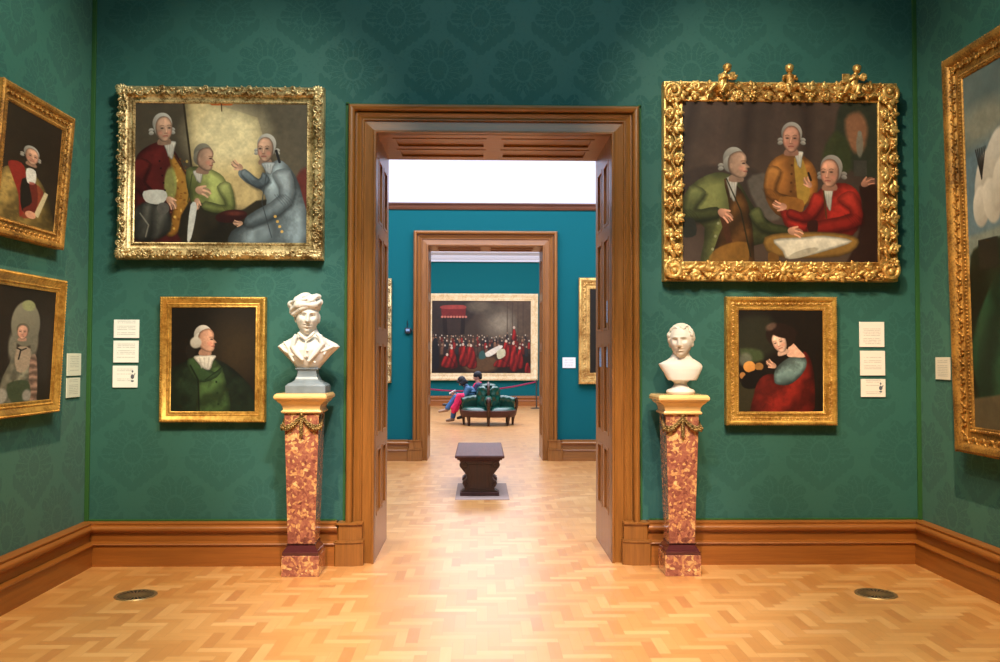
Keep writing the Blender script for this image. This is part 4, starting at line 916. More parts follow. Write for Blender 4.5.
# ------------------------------------------------------------------ pedestals
def pedestal(px0, px1, py, ytop, lab):
    A, B = PZ(px0, py, 0), PZ(px1, py, 0); Yf = A.y; w = (B.x-A.x); cx = (A.x+B.x)/2; cy = Yf+w/2
    H = PY((px0+px1)/2, ytop, Yf-.02).z; e = thing('pedestal', lab, 'pedestal', (cx, cy, 0), group='tapered marble pedestals')
    h = w/2
    m = MB(); m.square([(h, 0), (h, .145), (h-.006, .152)]); m.build('plinth', M['breccia'], e, 0, .003)
    m = MB(); m.square([(h-.004, .152), (h-.004, .172), (h-.012, .178), (h-.016, .19), (h-.034, .215), (h-.036, .225), (h-.028, .23)]); m.build('base_moulding', M['dark_marble'], e, 30)
    m = MB(); m.square([(h-.037, .23), (h-.010, H-.145)]); m.build('shaft', M['breccia'], e, 0, .003)
    m = MB(); z = H-.145
    m.square([(h-.010, z), (h+.004, z), (h+.010, z+.008), (h+.010, z+.016), (h-.002, z+.024), (h+.002, z+.05), (h+.014, z+.07), (h+.032, z+.084), (h+.036, z+.088), (h+.036, z+.094), (h+.048, z+.1), (h+.056, z+.112), (h+.056, z+.126), (h+.048, z+.138), (h+.04, H), (.01, H)]); m.build('capital', M['siena'], e, 30, .002)
    # bronze swags round front and sides
    t = H-.155; m = MB()
    def swag(p, q, nrm, drop):
        pts = []; rr = []
        for i in range(17):
            f = i/16; c = p.lerp(q, f) + V((0, 0, -drop*sin(pi*f)**.8)) + nrm*(.012); pts.append(c); rr.append(.007+.011*sin(pi*f))
        m.tube(pts, rr, 8)
        for i, c in enumerate(pts):
            for k in range(4):
                a = k*pi/2+i*.7; m.ell(c + V((cos(a)*rr[i]*.7, 0, sin(a)*rr[i]*.7)) + nrm*rr[i]*.5, (rr[i]*.6,)*3, 6, 5)
    hh = h-.012
    corners = [V((-hh, -hh, t)), V((0, -hh, t)), V((hh, -hh, t)), V((hh, 0, t)), V((-hh, 0, t)), V((-hh, hh, t)), V((hh, hh, t))]
    # front: two drapes falling from the centre towards the corners
    for s in (-1, 1):
        pts = [V((s*hh*1.05*f, -hh-.012, t-.005-.095*(1-(1-f)**2)*1.0 + (.012*max(0, f-.8)/.2))) for f in [i/14 for i in range(15)]]
        m.tube(pts, [.006+.010*min(1, i/9) for i in range(15)], 8)
        for i, c in enumerate(pts):
            for k in range(5):
                a = k*1.26+i*.8; r = .006+.009*min(1, i/9); m.ell(c+V((cos(a)*r, -r*.7, sin(a)*r)), (r*.62,)*3, 6, 5)
        pts = [V((s*(hh+.012), -hh+2*hh*.5*f, t-.005-.095*(1-f)**1.0)) for f in [i/10 for i in range(11)]]
        m.tube(pts, [.015-.009*i/10 for i in range(11)], 8)
        for i, c in enumerate(pts):
            for k in range(4): a = k*1.57+i*.8; r = .012-.006*i/10; m.ell(c+V((s*r*.7, cos(a)*r, sin(a)*r)), (r*.62,)*3, 6, 5)
    for i in range(9):
        m.ell((0, -hh-.012, t-.03-.014*i), (.011+.004*sin(pi*i/8), .012, .010), 8, 6); m.ell((-.008, -hh-.018, t-.036-.014*i), (.006,)*3, 6, 5); m.ell((.009, -hh-.018, t-.04-.014*i), (.006,)*3, 6, 5)
    m.ell((0, -hh-.014, t), (.016, .012, .014), 10, 8); m.ell((0, -hh-.012, t-.16), (.006, .006, .014), 8, 6)
    m.build('bronze_swag', M['bronze'], e, 60)
    return e, cx, cy, H
e1, px1_, py1_, H1 = pedestal(281, 318.5, 577, 393.5, 'tapered red marble pedestal carrying the capped bust, left of doorway')
e2, px2_, py2_, H2 = pedestal(665.5, 701.5, 576.3, 395, 'tapered red marble pedestal carrying the bare headed bust, right of doorway')

# ------------------------------------------------------------------ busts
def add_head(m, c, rot, s=1.0, seg=110, rg=96, lids=True):
    """sculpted head; local +y is the face"""
    c = V(c); vs = []; g = lambda x, sg: math.exp(-(x/sg)**2)
    for a in range(rg+1):
        t = pi*a/rg
        for i in range(seg):
            ph = 2*pi*i/seg; d = V((sin(t)*cos(ph), sin(t)*sin(ph), cos(t)))
            z = d.z*.118; lo = max(0, -d.z)
            wx = .075*(1-.30*lo**1.6); wy = .096 if d.y < 0 else .088
            x = d.x*wx; y = d.y*wy
            if d.y < 0 and d.z < -.2: y *= 1-.45*min(1, (-d.z-.2)*1.4)      # nape
            if d.z > .2: y -= .010*(d.z-.2)
            if d.y > 0:
                f = min(1, d.y*2.2)
                y += f*(.034*g(x, .0095)*max(0, min(1, (.030-z)/.055))*(1 if z > -.026 else max(0, 1-(-.026-z)/.008)))   # nose
                y += f*.010*g(abs(x)-.011, .006)*g(z+.022, .008)                          # wings of the nose
                y += f*.010*g(z-.032, .008)*g(abs(x)-.026, .022)                         # brow
                y -= f*.023*g(abs(x)-.030, .015)*g(z-.012, .012)                         # sockets
                y += f*.0045*g(abs(x)-.030, .009)*g(z-.009, .0065)                        # eyes
                y += f*.007*g(abs(x)-.040, .016)*g(z+.018, .018)                         # cheeks
                y += f*.0075*g(x, .020)*(g(z+.045, .0055)+g(z+.058, .006))               # lips
                y -= f*.012*g(x, .024)*g(z+.0515, .0036)
                y -= f*.006*g(x, .02)*g(z+.070, .006)
                y += f*.012*g(x, .020)*g(z+.092, .014)                                   # chin
            vs.append(c + rot @ (V((x, y, z))*s))
    fs = []
    for a in range(rg):
        for i in range(seg):
            j = (i+1) % seg; fs.append((a*seg+i, (a+1)*seg+i, (a+1)*seg+j, a*seg+j))
    m.add(vs, fs)
    for q in (-1, 1):   # ears
        m.ell(c + rot @ (V((q*.074, -.008, -.005))*s), rot @ Matrix.Rotation(q*.3, 3, 'Z') @ Matrix.Diagonal((.010*s, .019*s, .032*s)), 14, 10)
def loft(m, secs, seg=48, pw=2.3):
    """secs: z, cx, cy, rx, ry (super-ellipse rings)"""
    def sp(v): return math.copysign(abs(v)**(2/pw), v)
    m.rings([[(cx+rx*sp(cos(2*pi*i/seg)), cy+ry*sp(sin(2*pi*i/seg)), z) for i in range(seg)] for z, cx, cy, rx, ry in secs])
def er(yaw, pitch=0, roll=0): return Matrix.Rotation(yaw, 3, 'Z') @ Matrix.Rotation(pitch, 3, 'X') @ Matrix.Rotation(roll, 3, 'Y')
# bust with turban: origin at the foot of its grey socle
def bust_cap():
    e = thing('marble_bust', 'white marble bust of a man in a draped cap on streaked grey socle', 'bust', (px1_+.022, py1_, H1), group='marble busts')
    m = MB(); m.square([(.147, 0), (.147, .055), (.14, .058), (.14, .062), (.125, .072), (.106, .08), (.088, .095), (.074, .125), (.068, .155), (.072, .168), (.084, .175), (.084, .185)], asp=.76); m.build('socle', M['grey_marble'], e, 35, .002)
    b = MB(); z0 = .183; S = .00134
    # chest: an inverted triangle with rounded shoulders
    secs = []
    for z, lx, rx, ry, cy in ((0, -.085, .085, .055, .0), (.02, -.10, .10, .07, 0), (.06, -.135, .135, .09, 0), (.10, -.175, .17, .10, 0), (.135, -.212, .205, .105, 0), (.160, -.23, .232, .10, .0), (.180, -.205, .215, .092, .004), (.205, -.165, .165, .084, .008), (.230, -.12, .115, .074, .01), (.255, -.085, .08, .066, .01), (.285, -.064, .062, .058, .008), (.31, -.055, .055, .054, .004)):
        secs.append((z0+z, (lx+rx)/2, cy, (rx-lx)/2, ry))
    loft(b, secs)
    b.capsule((.0, .0, z0+.25), .058, (.0, -.004, z0+.33), .054)
    R_ = er(pi+.22, -.05, -.04)       # faces the viewer, turned a little to the picture's right
    hc = V((-.004, -.03, z0+.378)); add_head(b, hc, R_, 1.14)
    # cloth folds: coat fronts and collar
    def fold(pts, r): b.tube(pts, r, 8)
    fr = lambda x, z, d: V((x, -.088*max(.2, 1-(abs(x)/.26)**2)**.5-d, z0+z))
    fold([fr(-.075,.25,.0), fr(-.085,.22,.006), fr(-.10,.16,.012), fr(-.06,.10,.02), fr(-.02,.06,.02)], [.012,.02,.022,.018,.012])
    fold([fr(.075,.255,.0), fr(.10,.235,.006), fr(.12,.18,.012), fr(.07,.11,.018), fr(.02,.05,.018)], [.012,.02,.024,.018,.012])
    fold([fr(-.20,.165,.004), fr(-.16,.13,.006), fr(-.09,.09,.008)], [.008,.013,.009]); fold([fr(.20,.165,.004), fr(.15,.14,.006), fr(.09,.12,.01)], [.008,.013,.009])
    fold([fr(-.17,.195,.0), fr(-.13,.15,.006), fr(-.12,.10,.008), fr(-.09,.05,.006)], [.008,.012,.012,.008]); fold([fr(.13,.215,.0), fr(.16,.17,.0), fr(.13,.10,.006)], [.008,.012,.009])
    fold([fr(-.06,.262,.004), fr(-.03,.235,.012), fr(.0,.21,.016)], [.011,.013,.006]); fold([fr(.06,.266,.004), fr(.035,.238,.012), fr(.0,.21,.016)], [.011,.013,.006])
    fold([fr(-.004,.22,.012), fr(.0,.16,.014), fr(-.004,.08,.014)], [.006,.009,.008])
    for z in (.13, .09): b.ell(fr(.012, z, .022), (.008,.006,.008), 10, 8)
    b.ell(fr(.065, .045, .014), (.010,.006,.010), 10, 8)
    # draped cap: bands of twisted cloth round the head and a soft crown tipped to picture left
    cz = hc.z+.052; b.ell(hc+V((-.016, .02, .075)), er(.2, .1, -.25) @ Matrix.Diagonal((.112, .12, .082)), 28, 20)
    for k, (dz, rr, th, tl) in enumerate(((.012, .096, .021, .34), (.036, .104, .024, .22), (.06, .10, .022, .40), (.088, .082, .024, .18))):
        pts = []; n = 28
        for i in range(n+1):
            a = 2*pi*i/n; pts.append(hc+V((-.010, .006, .048+dz)) + Matrix.Rotation(-tl, 3, 'Y') @ V((cos(a)*rr, sin(a)*rr*1.1, .010*sin(a*3+k))))
        b.tube(pts, [th*(.8+.25*sin(i*1.3+k)) for i in range(n+1)], 9)
    b.ell(hc+V((-.104, .01, .088)), er(0, 0, .5) @ Matrix.Diagonal((.05,.06,.036)), 16, 10); b.ell(hc+V((-.104, 0, .04)), (.032,.045,.028), 14, 10); b.ell(hc+V((-.035, .0, .15)), er(0,0,-.4) @ Matrix.Diagonal((.062,.07,.03)), 16, 10); b.tube([hc+V((-.13,-.02,.1)), hc+V((-.07,-.09,.12)), hc+V((.01,-.11,.13)), hc+V((.08,-.07,.10))], [.010,.015,.014,.008], 8)
    b.fused('bust_figure', M['marble'], e, .0027, 1, .3)
def bust_bare():
    e = thing('marble_bust', 'white marble bust of a bare headed man with bare shoulders on round socle', 'bust', (px2_+.014, py2_, H2), group='marble busts')
    m = MB(); m.lathe([(.001, 0), (.098, 0), (.104, .008), (.106, .02), (.10, .032), (.085, .038), (.07, .045), (.055, .06), (.048, .075), (.05, .088), (.062, .098), (.07, .104), (.07, .11), (.001, .11)], seg=48); m.build('socle', M['marble_w'], e, 35)
    b = MB(); z0 = .105
    secs = []
    for z, lx, rx, ry, cy in ((0, -.098, .112, .062, -.03), (.008, -.104, .118, .064, -.03), (.05, -.126, .142, .072, -.022), (.085, -.146, .160, .076, -.014), (.105, -.158, .164, .076, -.008), (.122, -.165, .155, .072, -.004), (.136, -.135, .138, .068, .0), (.152, -.10, .112, .062, .004), (.17, -.076, .086, .058, .006), (.195, -.060, .062, .054, .004), (.23, -.05, .052, .05, 0)):
        secs.append((z0+z, (lx+rx)/2, cy, (rx-lx)/2, ry))
    loft(b, secs); b.capsule((.0, .0, z0+.18), .053, (-.004, -.006, z0+.27), .050)
    R_ = er(pi-.36, .0, .03); hc = V((.0, -.022, z0+.286)); add_head(b, hc, R_, 1.09)
    b.tube([(.035, -.05, z0+.135), (.05, -.03, z0+.18), (.06, 0, z0+.24)], [.006, .012, .01], 8)
    b.ell(hc+V((.006, .028, .030)), R_ @ Matrix.Diagonal((.087, .102, .100)), 28, 20)     # hair mass behind the brow
    rng = random.Random(8)
    for i in range(150):
        th = rng.uniform(0, 2*pi); el = rng.uniform(-.25, 1.45); d = V((cos(th)*cos(el)*.090, -.026+sin(th)*cos(el)*.103, .030+sin(el)*.101))
        if d.y > .02 and d.z < .100: continue        # local +y is the face
        c = hc + R_ @ d; A = R_ @ Matrix.Rotation(th, 3, 'Z') @ Matrix.Rotation(-el, 3, 'Y') @ Matrix.Rotation(rng.uniform(-1, 1), 3, 'X')
        b.ell(c + R_ @ (d.normalized()*.004), A @ Matrix.Diagonal((.011, .010, .024)), 8, 6)
    for q in (-1, 1):
        for k in range(4): b.ell(hc + R_ @ V((q*(.086-.002*k), .022-.012*k, .055-.024*k)), R_ @ Matrix.Diagonal((.014, .02, .022)), 10, 8)
    b.fused('bust_figure', M['marble_w'], e, .0027, 1, .3)
bust_cap(); bust_bare()

# ------------------------------------------------------------------ bench of the middle room
def bench():
    A, B = PZ(461.2, 496, 0), PZ(498, 496, 0); Yf = A.y; cx = (PY(455, 456, Yf-.04).x+PY(504.4, 456, Yf-.04).x)/2; Ln = 1.42
    e = thing('wooden_bench', 'dark carved wooden bench with scroll ends standing in the middle room', 'bench', (cx, Yf+Ln/2, 0)); H = .47; h = Ln/2+.06
    m = MB(); m.box(-.285, .285, -h, h, H-.035, H); m.build('top', M['dark_wood'], e, 0, .012)
    m = MB(); m.box(-.26, .26, -h+.03, h-.03, H-.055, H-.035); m.box(-.235, .235, -h+.05, h-.05, H-.075, H-.055); m.build('top_moulding', M['dark_wood'], e, 0, .008)
    out = [(.0, .0), (.21, .0), (.21, .055), (.195, .065), (.175, .075), (.172, .10), (.19, .125), (.198, .15), (.185, .17), (.162, .19), (.15, .22), (.165, .26), (.20, .30), (.228, .335), (.232, .365), (.215, .39), (.205, .397), (0, .397)]
    sm = out[:3]
    for i in range(3, len(out)-2):
        (x0,z0),(x1,z1),(x2,z2),(x3,z3) = out[i-1],out[i],out[i+1],out[min(i+2,len(out)-2)]
        for t in (0,.25,.5,.75): sm.append(tuple(.5*(2*b+(c-a)*t+(2*a-5*b+4*c-d)*t*t+(3*b-a-3*c+d)*t**3) for a,b,c,d in ((x0,x1,x2,x3),(z0,z1,z2,z3))))
    out = sm+[out[-2], out[-1]]
    pts = out + [(-x, z) for x, z in out[::-1]][1:-1]
    for s in (-1, 1):
        m = MB(); ya, yb = s*(h-.06), s*(h-.20); m.prismXZ(pts[:-1] if pts[0] == pts[-1] else pts, min(ya, yb), max(ya, yb)); o = m.build('scroll_end', M['dark_woodz'], e, 40, .006)
        c = MB(); yo = s*(h-.058); Fm = Matrix(((1,0,0),(0,0,-s*-1),(0,1,0)))
        for q in (-1, 1):
            for (x, z, R_) in ((.185, .345, .042), (.165, .125, .028)):
                P_ = []; n = 26
                for i in range(n+1): f = i/n; a = q*2*pi*1.4*f+pi/2; r = R_*(1-.8*f); P_.append((q*x+r*cos(a), yo, z+r*sin(a)))
                c.tube(P_, [.008*(1-.4*i/n) for i in range(n+1)], 6)
            c.tube([(q*.20, yo, .31), (q*.145, yo, .24), (q*.14, yo, .2), (q*.175, yo, .155)], .006, 6)
        for a, b in (((-.115, .08), (.115, .08)), ((.115, .08), (.10, .22)), ((.10, .22), (.13, .36)), ((.13, .36), (-.13, .36)), ((-.13, .36), (-.10, .22)), ((-.10, .22), (-.115, .08))): c.tube([(a[0], yo, a[1]), (b[0], yo, b[1])], .005, 6)
        c.build('carving', M['dark_woodz'], o, 40)
        m = MB(); m.box(-.225, .225, min(s*(h-.03), s*(h-.23)), max(s*(h-.03), s*(h-.23)), 0, .045); m.build('foot', M['dark_wood'], e, 0, .006)
    m = MB(); m.box(-.10, .10, -h+.19, h-.19, .06, .38); m.build('stretcher', M['dark_wood'], e, 0, .008)
    for q in (-1, 1):
        m = MB(); m.box(q*.2-.012, q*.2+.012, -h+.19, h-.19, .31, .397); m.build('apron', M['dark_wood'], e, 0, .006)
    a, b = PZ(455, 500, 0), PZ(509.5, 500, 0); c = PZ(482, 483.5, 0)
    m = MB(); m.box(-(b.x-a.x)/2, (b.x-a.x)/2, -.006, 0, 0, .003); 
    m = MB(); m.box(a.x, b.x, a.y, c.y, 0.0002, .004); o = m.build('floor_sheet', M['floor_sheet'], None, 0); tag(o, 'pale grey rectangular thin sheet lying under the wooden bench', 'floor plate')  # thin flat grey rectangle laid on the floor below the bench
bench()

# ------------------------------------------------------------------ round buttoned settee
SX, SY = PY(488.3, 400, 20.75).x, 20.75
def settee():
    e = thing('round_settee', 'round green leather buttoned settee with dark wood frame', 'sofa', (SX, SY, 0)); R0 = .70
    def rim(a):  # four lobes, one for each seat
        return R0*(.90+.10*abs(sin(2*a))**.6)
    n = 96
    def ring(k, z): return [(rim(2*pi*i/n)*k*cos(2*pi*i/n), rim(2*pi*i/n)*k*sin(2*pi*i/n), z) for i in range(n)]
    m = MB(); m.rings([ring(.95, .20), ring(.98, .22), ring(1.0, .25), ring(1.0, .35), ring(.98, .362)]); m.build('seat_rail', M['dark_wood'], e, 40)
    # four seat cushions
    for q in range(4):
        m = MB(); a0, a1 = q*pi/2+.09, (q+1)*pi/2-.09; nr, na = 12, 22; top = []
        for i in range(nr+1):
            f = i/nr; row = []
            for j in range(na+1):
                g = j/na; a = a0+(a1-a0)*g; rr = .16+(rim(a)*.99-.16)*f; edge = min(1, min(f*6+.3, (1-f)*5, g*6+.1, (1-g)*6+.1)); row.append((rr*cos(a), rr*sin(a), .35+.075*max(0, edge)**.5+.012*sin(pi*g)*sin(pi*f)))
            top.append(row)
        vs = [p for r in top for p in r]; fs = [(i*(na+1)+j, (i+1)*(na+1)+j, (i+1)*(na+1)+j+1, i*(na+1)+j+1) for i in range(nr) for j in range(na)]
        nb = len(vs); vs += [(x, y, .33) for x, y, z in vs]; fs += [tuple(k+nb for k in f[::-1]) for f in fs]
        per = [j for j in range(na+1)]+[(i+1)*(na+1)+na for i in range(nr)]+[nr*(na+1)+na-1-j for j in range(na)]+[(nr-1-i)*(na+1) for i in range(nr-1)]
        for k in range(len(per)): a, b = per[k], per[(k+1) % len(per)]; fs.append((a, b, b+nb, a+nb))
        m.add(vs, fs); m.build('seat_cushion', M['leather'], e, 60)
    # tall rounded centre backs and low outward arms, all buttoned
    def tufted(nm, fn, nu, nv, mat=M['leather']):
        m = MB(); vs = [fn(i/nu, j/nv) for i in range(nu+1) for j in range(nv+1)]; fs = [(i*(nv+1)+j, (i+1)*(nv+1)+j, (i+1)*(nv+1)+j+1, i*(nv+1)+j+1) for i in range(nu) for j in range(nv)]
        m.add(vs, fs); return m.build(nm, mat, e, 80)
    def tuft(u, v, su, sv):
        a, b = u*su, v*sv; d = 1
        for k in (0, .5):
            x = (a+k) % 1-.5; y = (b+k) % 1-.5; d = min(d, math.hypot(x, y))
        return min(1, d/.42)
    for q in range(4):      # one back for each seat: a quarter of a bellied drum
        def fn(u, v, q=q):
            a = q*pi/2+pi/4+(u-.5)*pi/2*.93; z = .42+.55*v*(1-.16*abs(2*u-1)**2); puff = tuft(u, v, 2, 2); t = min(1, v*5)*min(1, (1-v)*5)
            r = .29-.02*v+.035*puff*t - (.20*max(0, v-.86)/.14*1.0) - .035*abs(2*u-1)**3
            return (r*cos(a), r*sin(a), z)
        o = tufted('backrest', fn, 42, 36)
        for i, j in ((.5, .5), (.25, .25), (.75, .25), (.25, .75), (.75, .75)):
            b = MB(); p_ = V(fn(i, j)); b.ell(p_, (.011,)*3, 8, 6); b.build('button', M['leather'], o, 60)
    for q in range(4):      # low arms along the dividers, wood posts at their ends
        ang = q*pi/2; Rz = Matrix.Rotation(ang, 3, 'Z')
        L0, L1 = .24, R0*.90
        def arm(u, v):
            th = 2*pi*v; x = L0+(L1-L0)*u; hgt = .565+.06*(1-u)+.02*sin(pi*u); w = .075+.012*tuft(u, (v*2) % 1, 3, 2); up = sin(th)
            z = hgt+.075*up if up > 0 else hgt-(.26)*(-up)**.8*min(1, .9); y = w*cos(th)*(1.05 if up > -.2 else .8)
            if u < .02 or u > .98: y *= .7
            return Rz @ V((x, y, z))
        o = tufted('armrest', arm, 30, 32)
        m = MB(); px = L1+.02
        path = [(px-.02, 0, .24), (px+.0, 0, .34), (px+.03, 0, .45), (px+.03, 0, .52), (px+.015, 0, .60), (px-.02, 0, .65)]
        m.tube([Rz @ V(p) for p in path], [.034, .034, .034, .04, .05, .036], 10); m.ell(Rz @ V((px+.0, 0, .61)), Rz @ Matrix.Diagonal((.05, .058, .055)), 14, 10)
        m.build('arm_post', M['dark_woodz'], e, 60)
        if q % 2 == 0: continue
        m = MB(); m.tube([Rz @ V(p) for p in ((.30, 0, .62), (.315, 0, .80), (.29, 0, .93), (.2, 0, .985), (.05, 0, .99))], [.03, .034, .034, .03, .02], 10); m.build('back_rib', M['dark_woodz'], e, 60)
    m = MB(); m.lathe([(.001, .93), (.19, .93), (.17, .955), (.09, .975), (.03, .985), (.001, .99)], seg=32); m.build('top_cap', M['leather'], e, 60)
    for i in range(8):
        a = i*pi/4; r = rim(a)*.93; m = MB(); c, s_ = cos(a), sin(a)
        m.tube([(r*c, r*s_, .27), (r*c*1.02, r*s_*1.02, .22), (r*c, r*s_, .12), (r*c*.99, r*s_*.99, .02), (r*c*.99, r*s_*.99, 0)], [.044, .046, .034, .026, .028], 10); m.build('leg', M['dark_woodz'], e, 60)
settee()

# ------------------------------------------------------------------ rope barrier
RZ = PZ(537, 408, 0); RZ.y = 27.2; RX = PY(536.5, 400, 27.2).x; LX = 2*PY(462, 390, 27.2).x-RX
for x, lb in ((RX, 'dull metal barrier post at the right end of crimson rope'), (LX, 'dull metal barrier post at the left end of crimson rope')):
    m = MB(); e = thing('barrier_post', lb, 'barrier post', (x, 27.2, 0), group='rope barrier posts')
    m.lathe([(.001, 0), (.19, 0), (.19, .012), (.15, .022), (.04, .03), (.026, .04), (.001, .04)], seg=32); m.build('base', M['steel'], e, 40)
    m = MB(); m.lathe([(.02, .03), (.02, .84), (.03, .845), (.03, .86), (.02, .87), (.028, .89), (.001, .905)], seg=16); m.build('post', M['steel'], e, 40)
zs, zl = .83, PY(470, 391, 27.2).z
m = MB(); n = 40; m.tube([(LX+.03+(RX-LX-.06)*i/n, 27.2, zl+(zs-zl)*(2*i/n-1)**2) for i in range(n+1)], .026, 10)
tag(m.build('barrier_rope', M['crimson'], None, 60), 'crimson velvet rope sagging in front of the far painting', 'rope')

# ------------------------------------------------------------------ the two visitors
def bodyfig(Y, J, k=1.0):
    """J: px joints (x, y, dy) -> world"""
    return {n: PY(x, y, Y+d) for n, (x, y, d) in J.items()}
def visitor_a():
    J = bodyfig(20.98, dict(hip=(468, 402, 0), chest=(469.5, 391.5, 0), neck=(466, 386.5, 0), head=(462, 381.8, 0), sh1=(468, 389, -.15), sh2=(468, 389, .15), el1=(463.5, 397, -.2), el2=(464, 396.5, .16), ha1=(455.5, 394.5, -.08), ha2=(455, 394, .08),
        kn1=(455.5, 397.5, -.10), an1=(446.5, 409.5, -.1), to1=(439.5, 411.5, -.12), kn2=(456, 400.5, .06), an2=(452.5, 419.0, .02), to2=(447, 420.6, 0)))
    base = V((J['hip'].x, J['hip'].y, 0)); L = {n: p-base for n, p in J.items()}
    e = thing('person', 'seated person with black bob in blue jacket, legs crossed, reading on the settee', 'person', base)
    b = MB(); hd = L['head']
    b.capsule(L['hip'], .12, L['chest'], .115); b.capsule(L['chest'], .07, L['neck'], .045); b.capsule(L['neck'], .045, hd, .05)
    Rh = er(pi/2, 0) @ Matrix.Rotation(-.75, 3, 'X'); add_head(b, hd, Rh, .92, 48, 40)
    for q in '12':
        b.capsule(L['sh'+q], .055, L['el'+q], .04); b.capsule(L['el'+q], .038, L['ha'+q], .026)
        b.capsule(L['chest'], .09, L['sh'+q], .05)
        ha = L['ha'+q]; b.ell(ha+V((-.03, 0, 0)), (.042, .030, .018), 10, 8)
        for f in range(4): b.capsule(ha+V((-.05, (f-1.5)*.016, .004)), .009, ha+V((-.09+.006*abs(f-1.5), (f-1.5)*.018, -.012)), .0075, 6)
        b.capsule(ha+V((-.03, (.03 if q == '1' else -.03), .01)), .009, ha+V((-.065, (.034 if q == '1' else -.034), .02)), .008, 6)
        b.capsule(L['hip']+V((0, .07*(1 if q == '2' else -1), -.02)), .09, L['kn'+q], .062); b.capsule(L['kn'+q], .058, L['an'+q], .04)
    body = b.fused('body', M['skin'], e, .0075, 1, .4)
    c = MB(); c.capsule(L['hip']+V((0,0,.03)), .138, L['chest'], .138); c.capsule(L['chest'], .11, L['neck'], .07)
    for q in '12': c.capsule(L['chest'], .11, L['sh'+q], .075); c.capsule(L['sh'+q], .078, L['el'+q], .06); c.capsule(L['el'+q], .058, L['ha'+q]+V((.04, 0, 0)), .042)
    for k in range(5): c.ell(L['hip'].lerp(L['chest'], k/4.), (.155, .16, .05), 16, 8)
    c.fused('jacket', M['blue_coat'], body, .009, 1, .4)
    c = MB()
    c.ell(L['hip']+V((.0, 0, -.01)), (.15, .17, .11), 16, 10)
    for q in '12': c.capsule(L['hip']+V((0, .07*(1 if q == '2' else -1), -.02)), .10, L['kn'+q], .075); c.capsule(L['kn'+q], .074, L['an'+q].lerp(L['kn'+q], .12), .062)
    c.fused('jeans', M['denim'], body, .009, 1, .4)
    c = MB(); ih = Rh @ V((0, -.02, .03)); c.ell(hd+ih, Rh @ Matrix.Diagonal((.095, .105, .105)), 20, 14)
    for q in (-1, 1):
        for k in range(5): c.ell(hd + Rh @ V((q*.078, .045-.032*k, -.03-.006*k)), Rh @ Matrix.Diagonal((.028, .03, .065)), 10, 8)
    for k in range(5): c.ell(hd + Rh @ V((-.06+.03*k, .07, .072)), Rh @ Matrix.Diagonal((.024, .03, .034)), 10, 8)
    c.fused('hair', M['hair'], body, .008, 1, .4)
    for q in '12':
        c = MB(); an, to = L['an'+q], L['to'+q]; c.capsule(an+V((.01, 0, -.01)), .045, to, .032); c.capsule(an, .05, an.lerp(L['kn'+q], .12), .046)
        c.fused('shoe', M['shoe'], body, .008, 1, .4)
    # rucksack straps over the jacket
    for q, o_ in (('1', .03), ('2', -.03)): c = MB(); s_ = L['sh'+q]+V((0, o_, .075)); c.tube([s_+V((.09, 0, -.10)), s_+V((.05, 0, -.01)), s_+V((-.04, 0, .0)), s_+V((-.10, 0, -.09))], .016, 8); c.build('strap', M['navy'], body, 60)
    # things held
    c = MB(); cc = (J['ha1']+J['ha2'])/2+V((-.055, 0, .03)); Rb = er(0, 0, -.5)
    def quad(y0, y1, tilt):
        pts = []
        for x in (-.085, .085):
            for y in (y0, y1):
                for z in (0, .006): pts.append(Rb @ V((x, y, z+abs(y)*tilt)))
        c.add(pts, [(0,1,3,2),(4,6,7,5),(0,4,5,1),(2,3,7,6),(0,2,6,4),(1,5,7,3)])
    quad(-.15, 0, .25); quad(0, .15, .25); bk = c.build('booklet', M['paper'], None, 0); bk.location = cc; tag(bk, 'open white booklet held in the hands of the bob haired person', 'booklet')
    c = MB(); P_ = lambda x, y, d: PY(x, y, 20.98+d)-base
    pts = [((457.5, 397.5), .05), ((461, 394.5), .06), ((464.5, 393.5), .05)]
    c.capsule(P_(465.5,394.2,-.2), .045, P_(458.5,396.5,-.22), .055); c.capsule(P_(459,396,-.24), .07, P_(456.5,404,-.24), .075); c.capsule(P_(456.5,404,-.24), .075, P_(453.5,411,-.24), .06)
    c.capsule(P_(463,396,-.22), .05, P_(456.5,410,-.22), .05); c.capsule(P_(457,400,-.12), .07, P_(463,397,.0), .06); c.capsule(P_(459.5,399,-.25), .05, P_(452.5,408,-.25), .05)
    o = c.fused('draped_coat', M['pink'], None, .009, 1, .4); o.location = base; tag(o, 'bright pink coat draped over the lap of the bob haired person', 'coat')
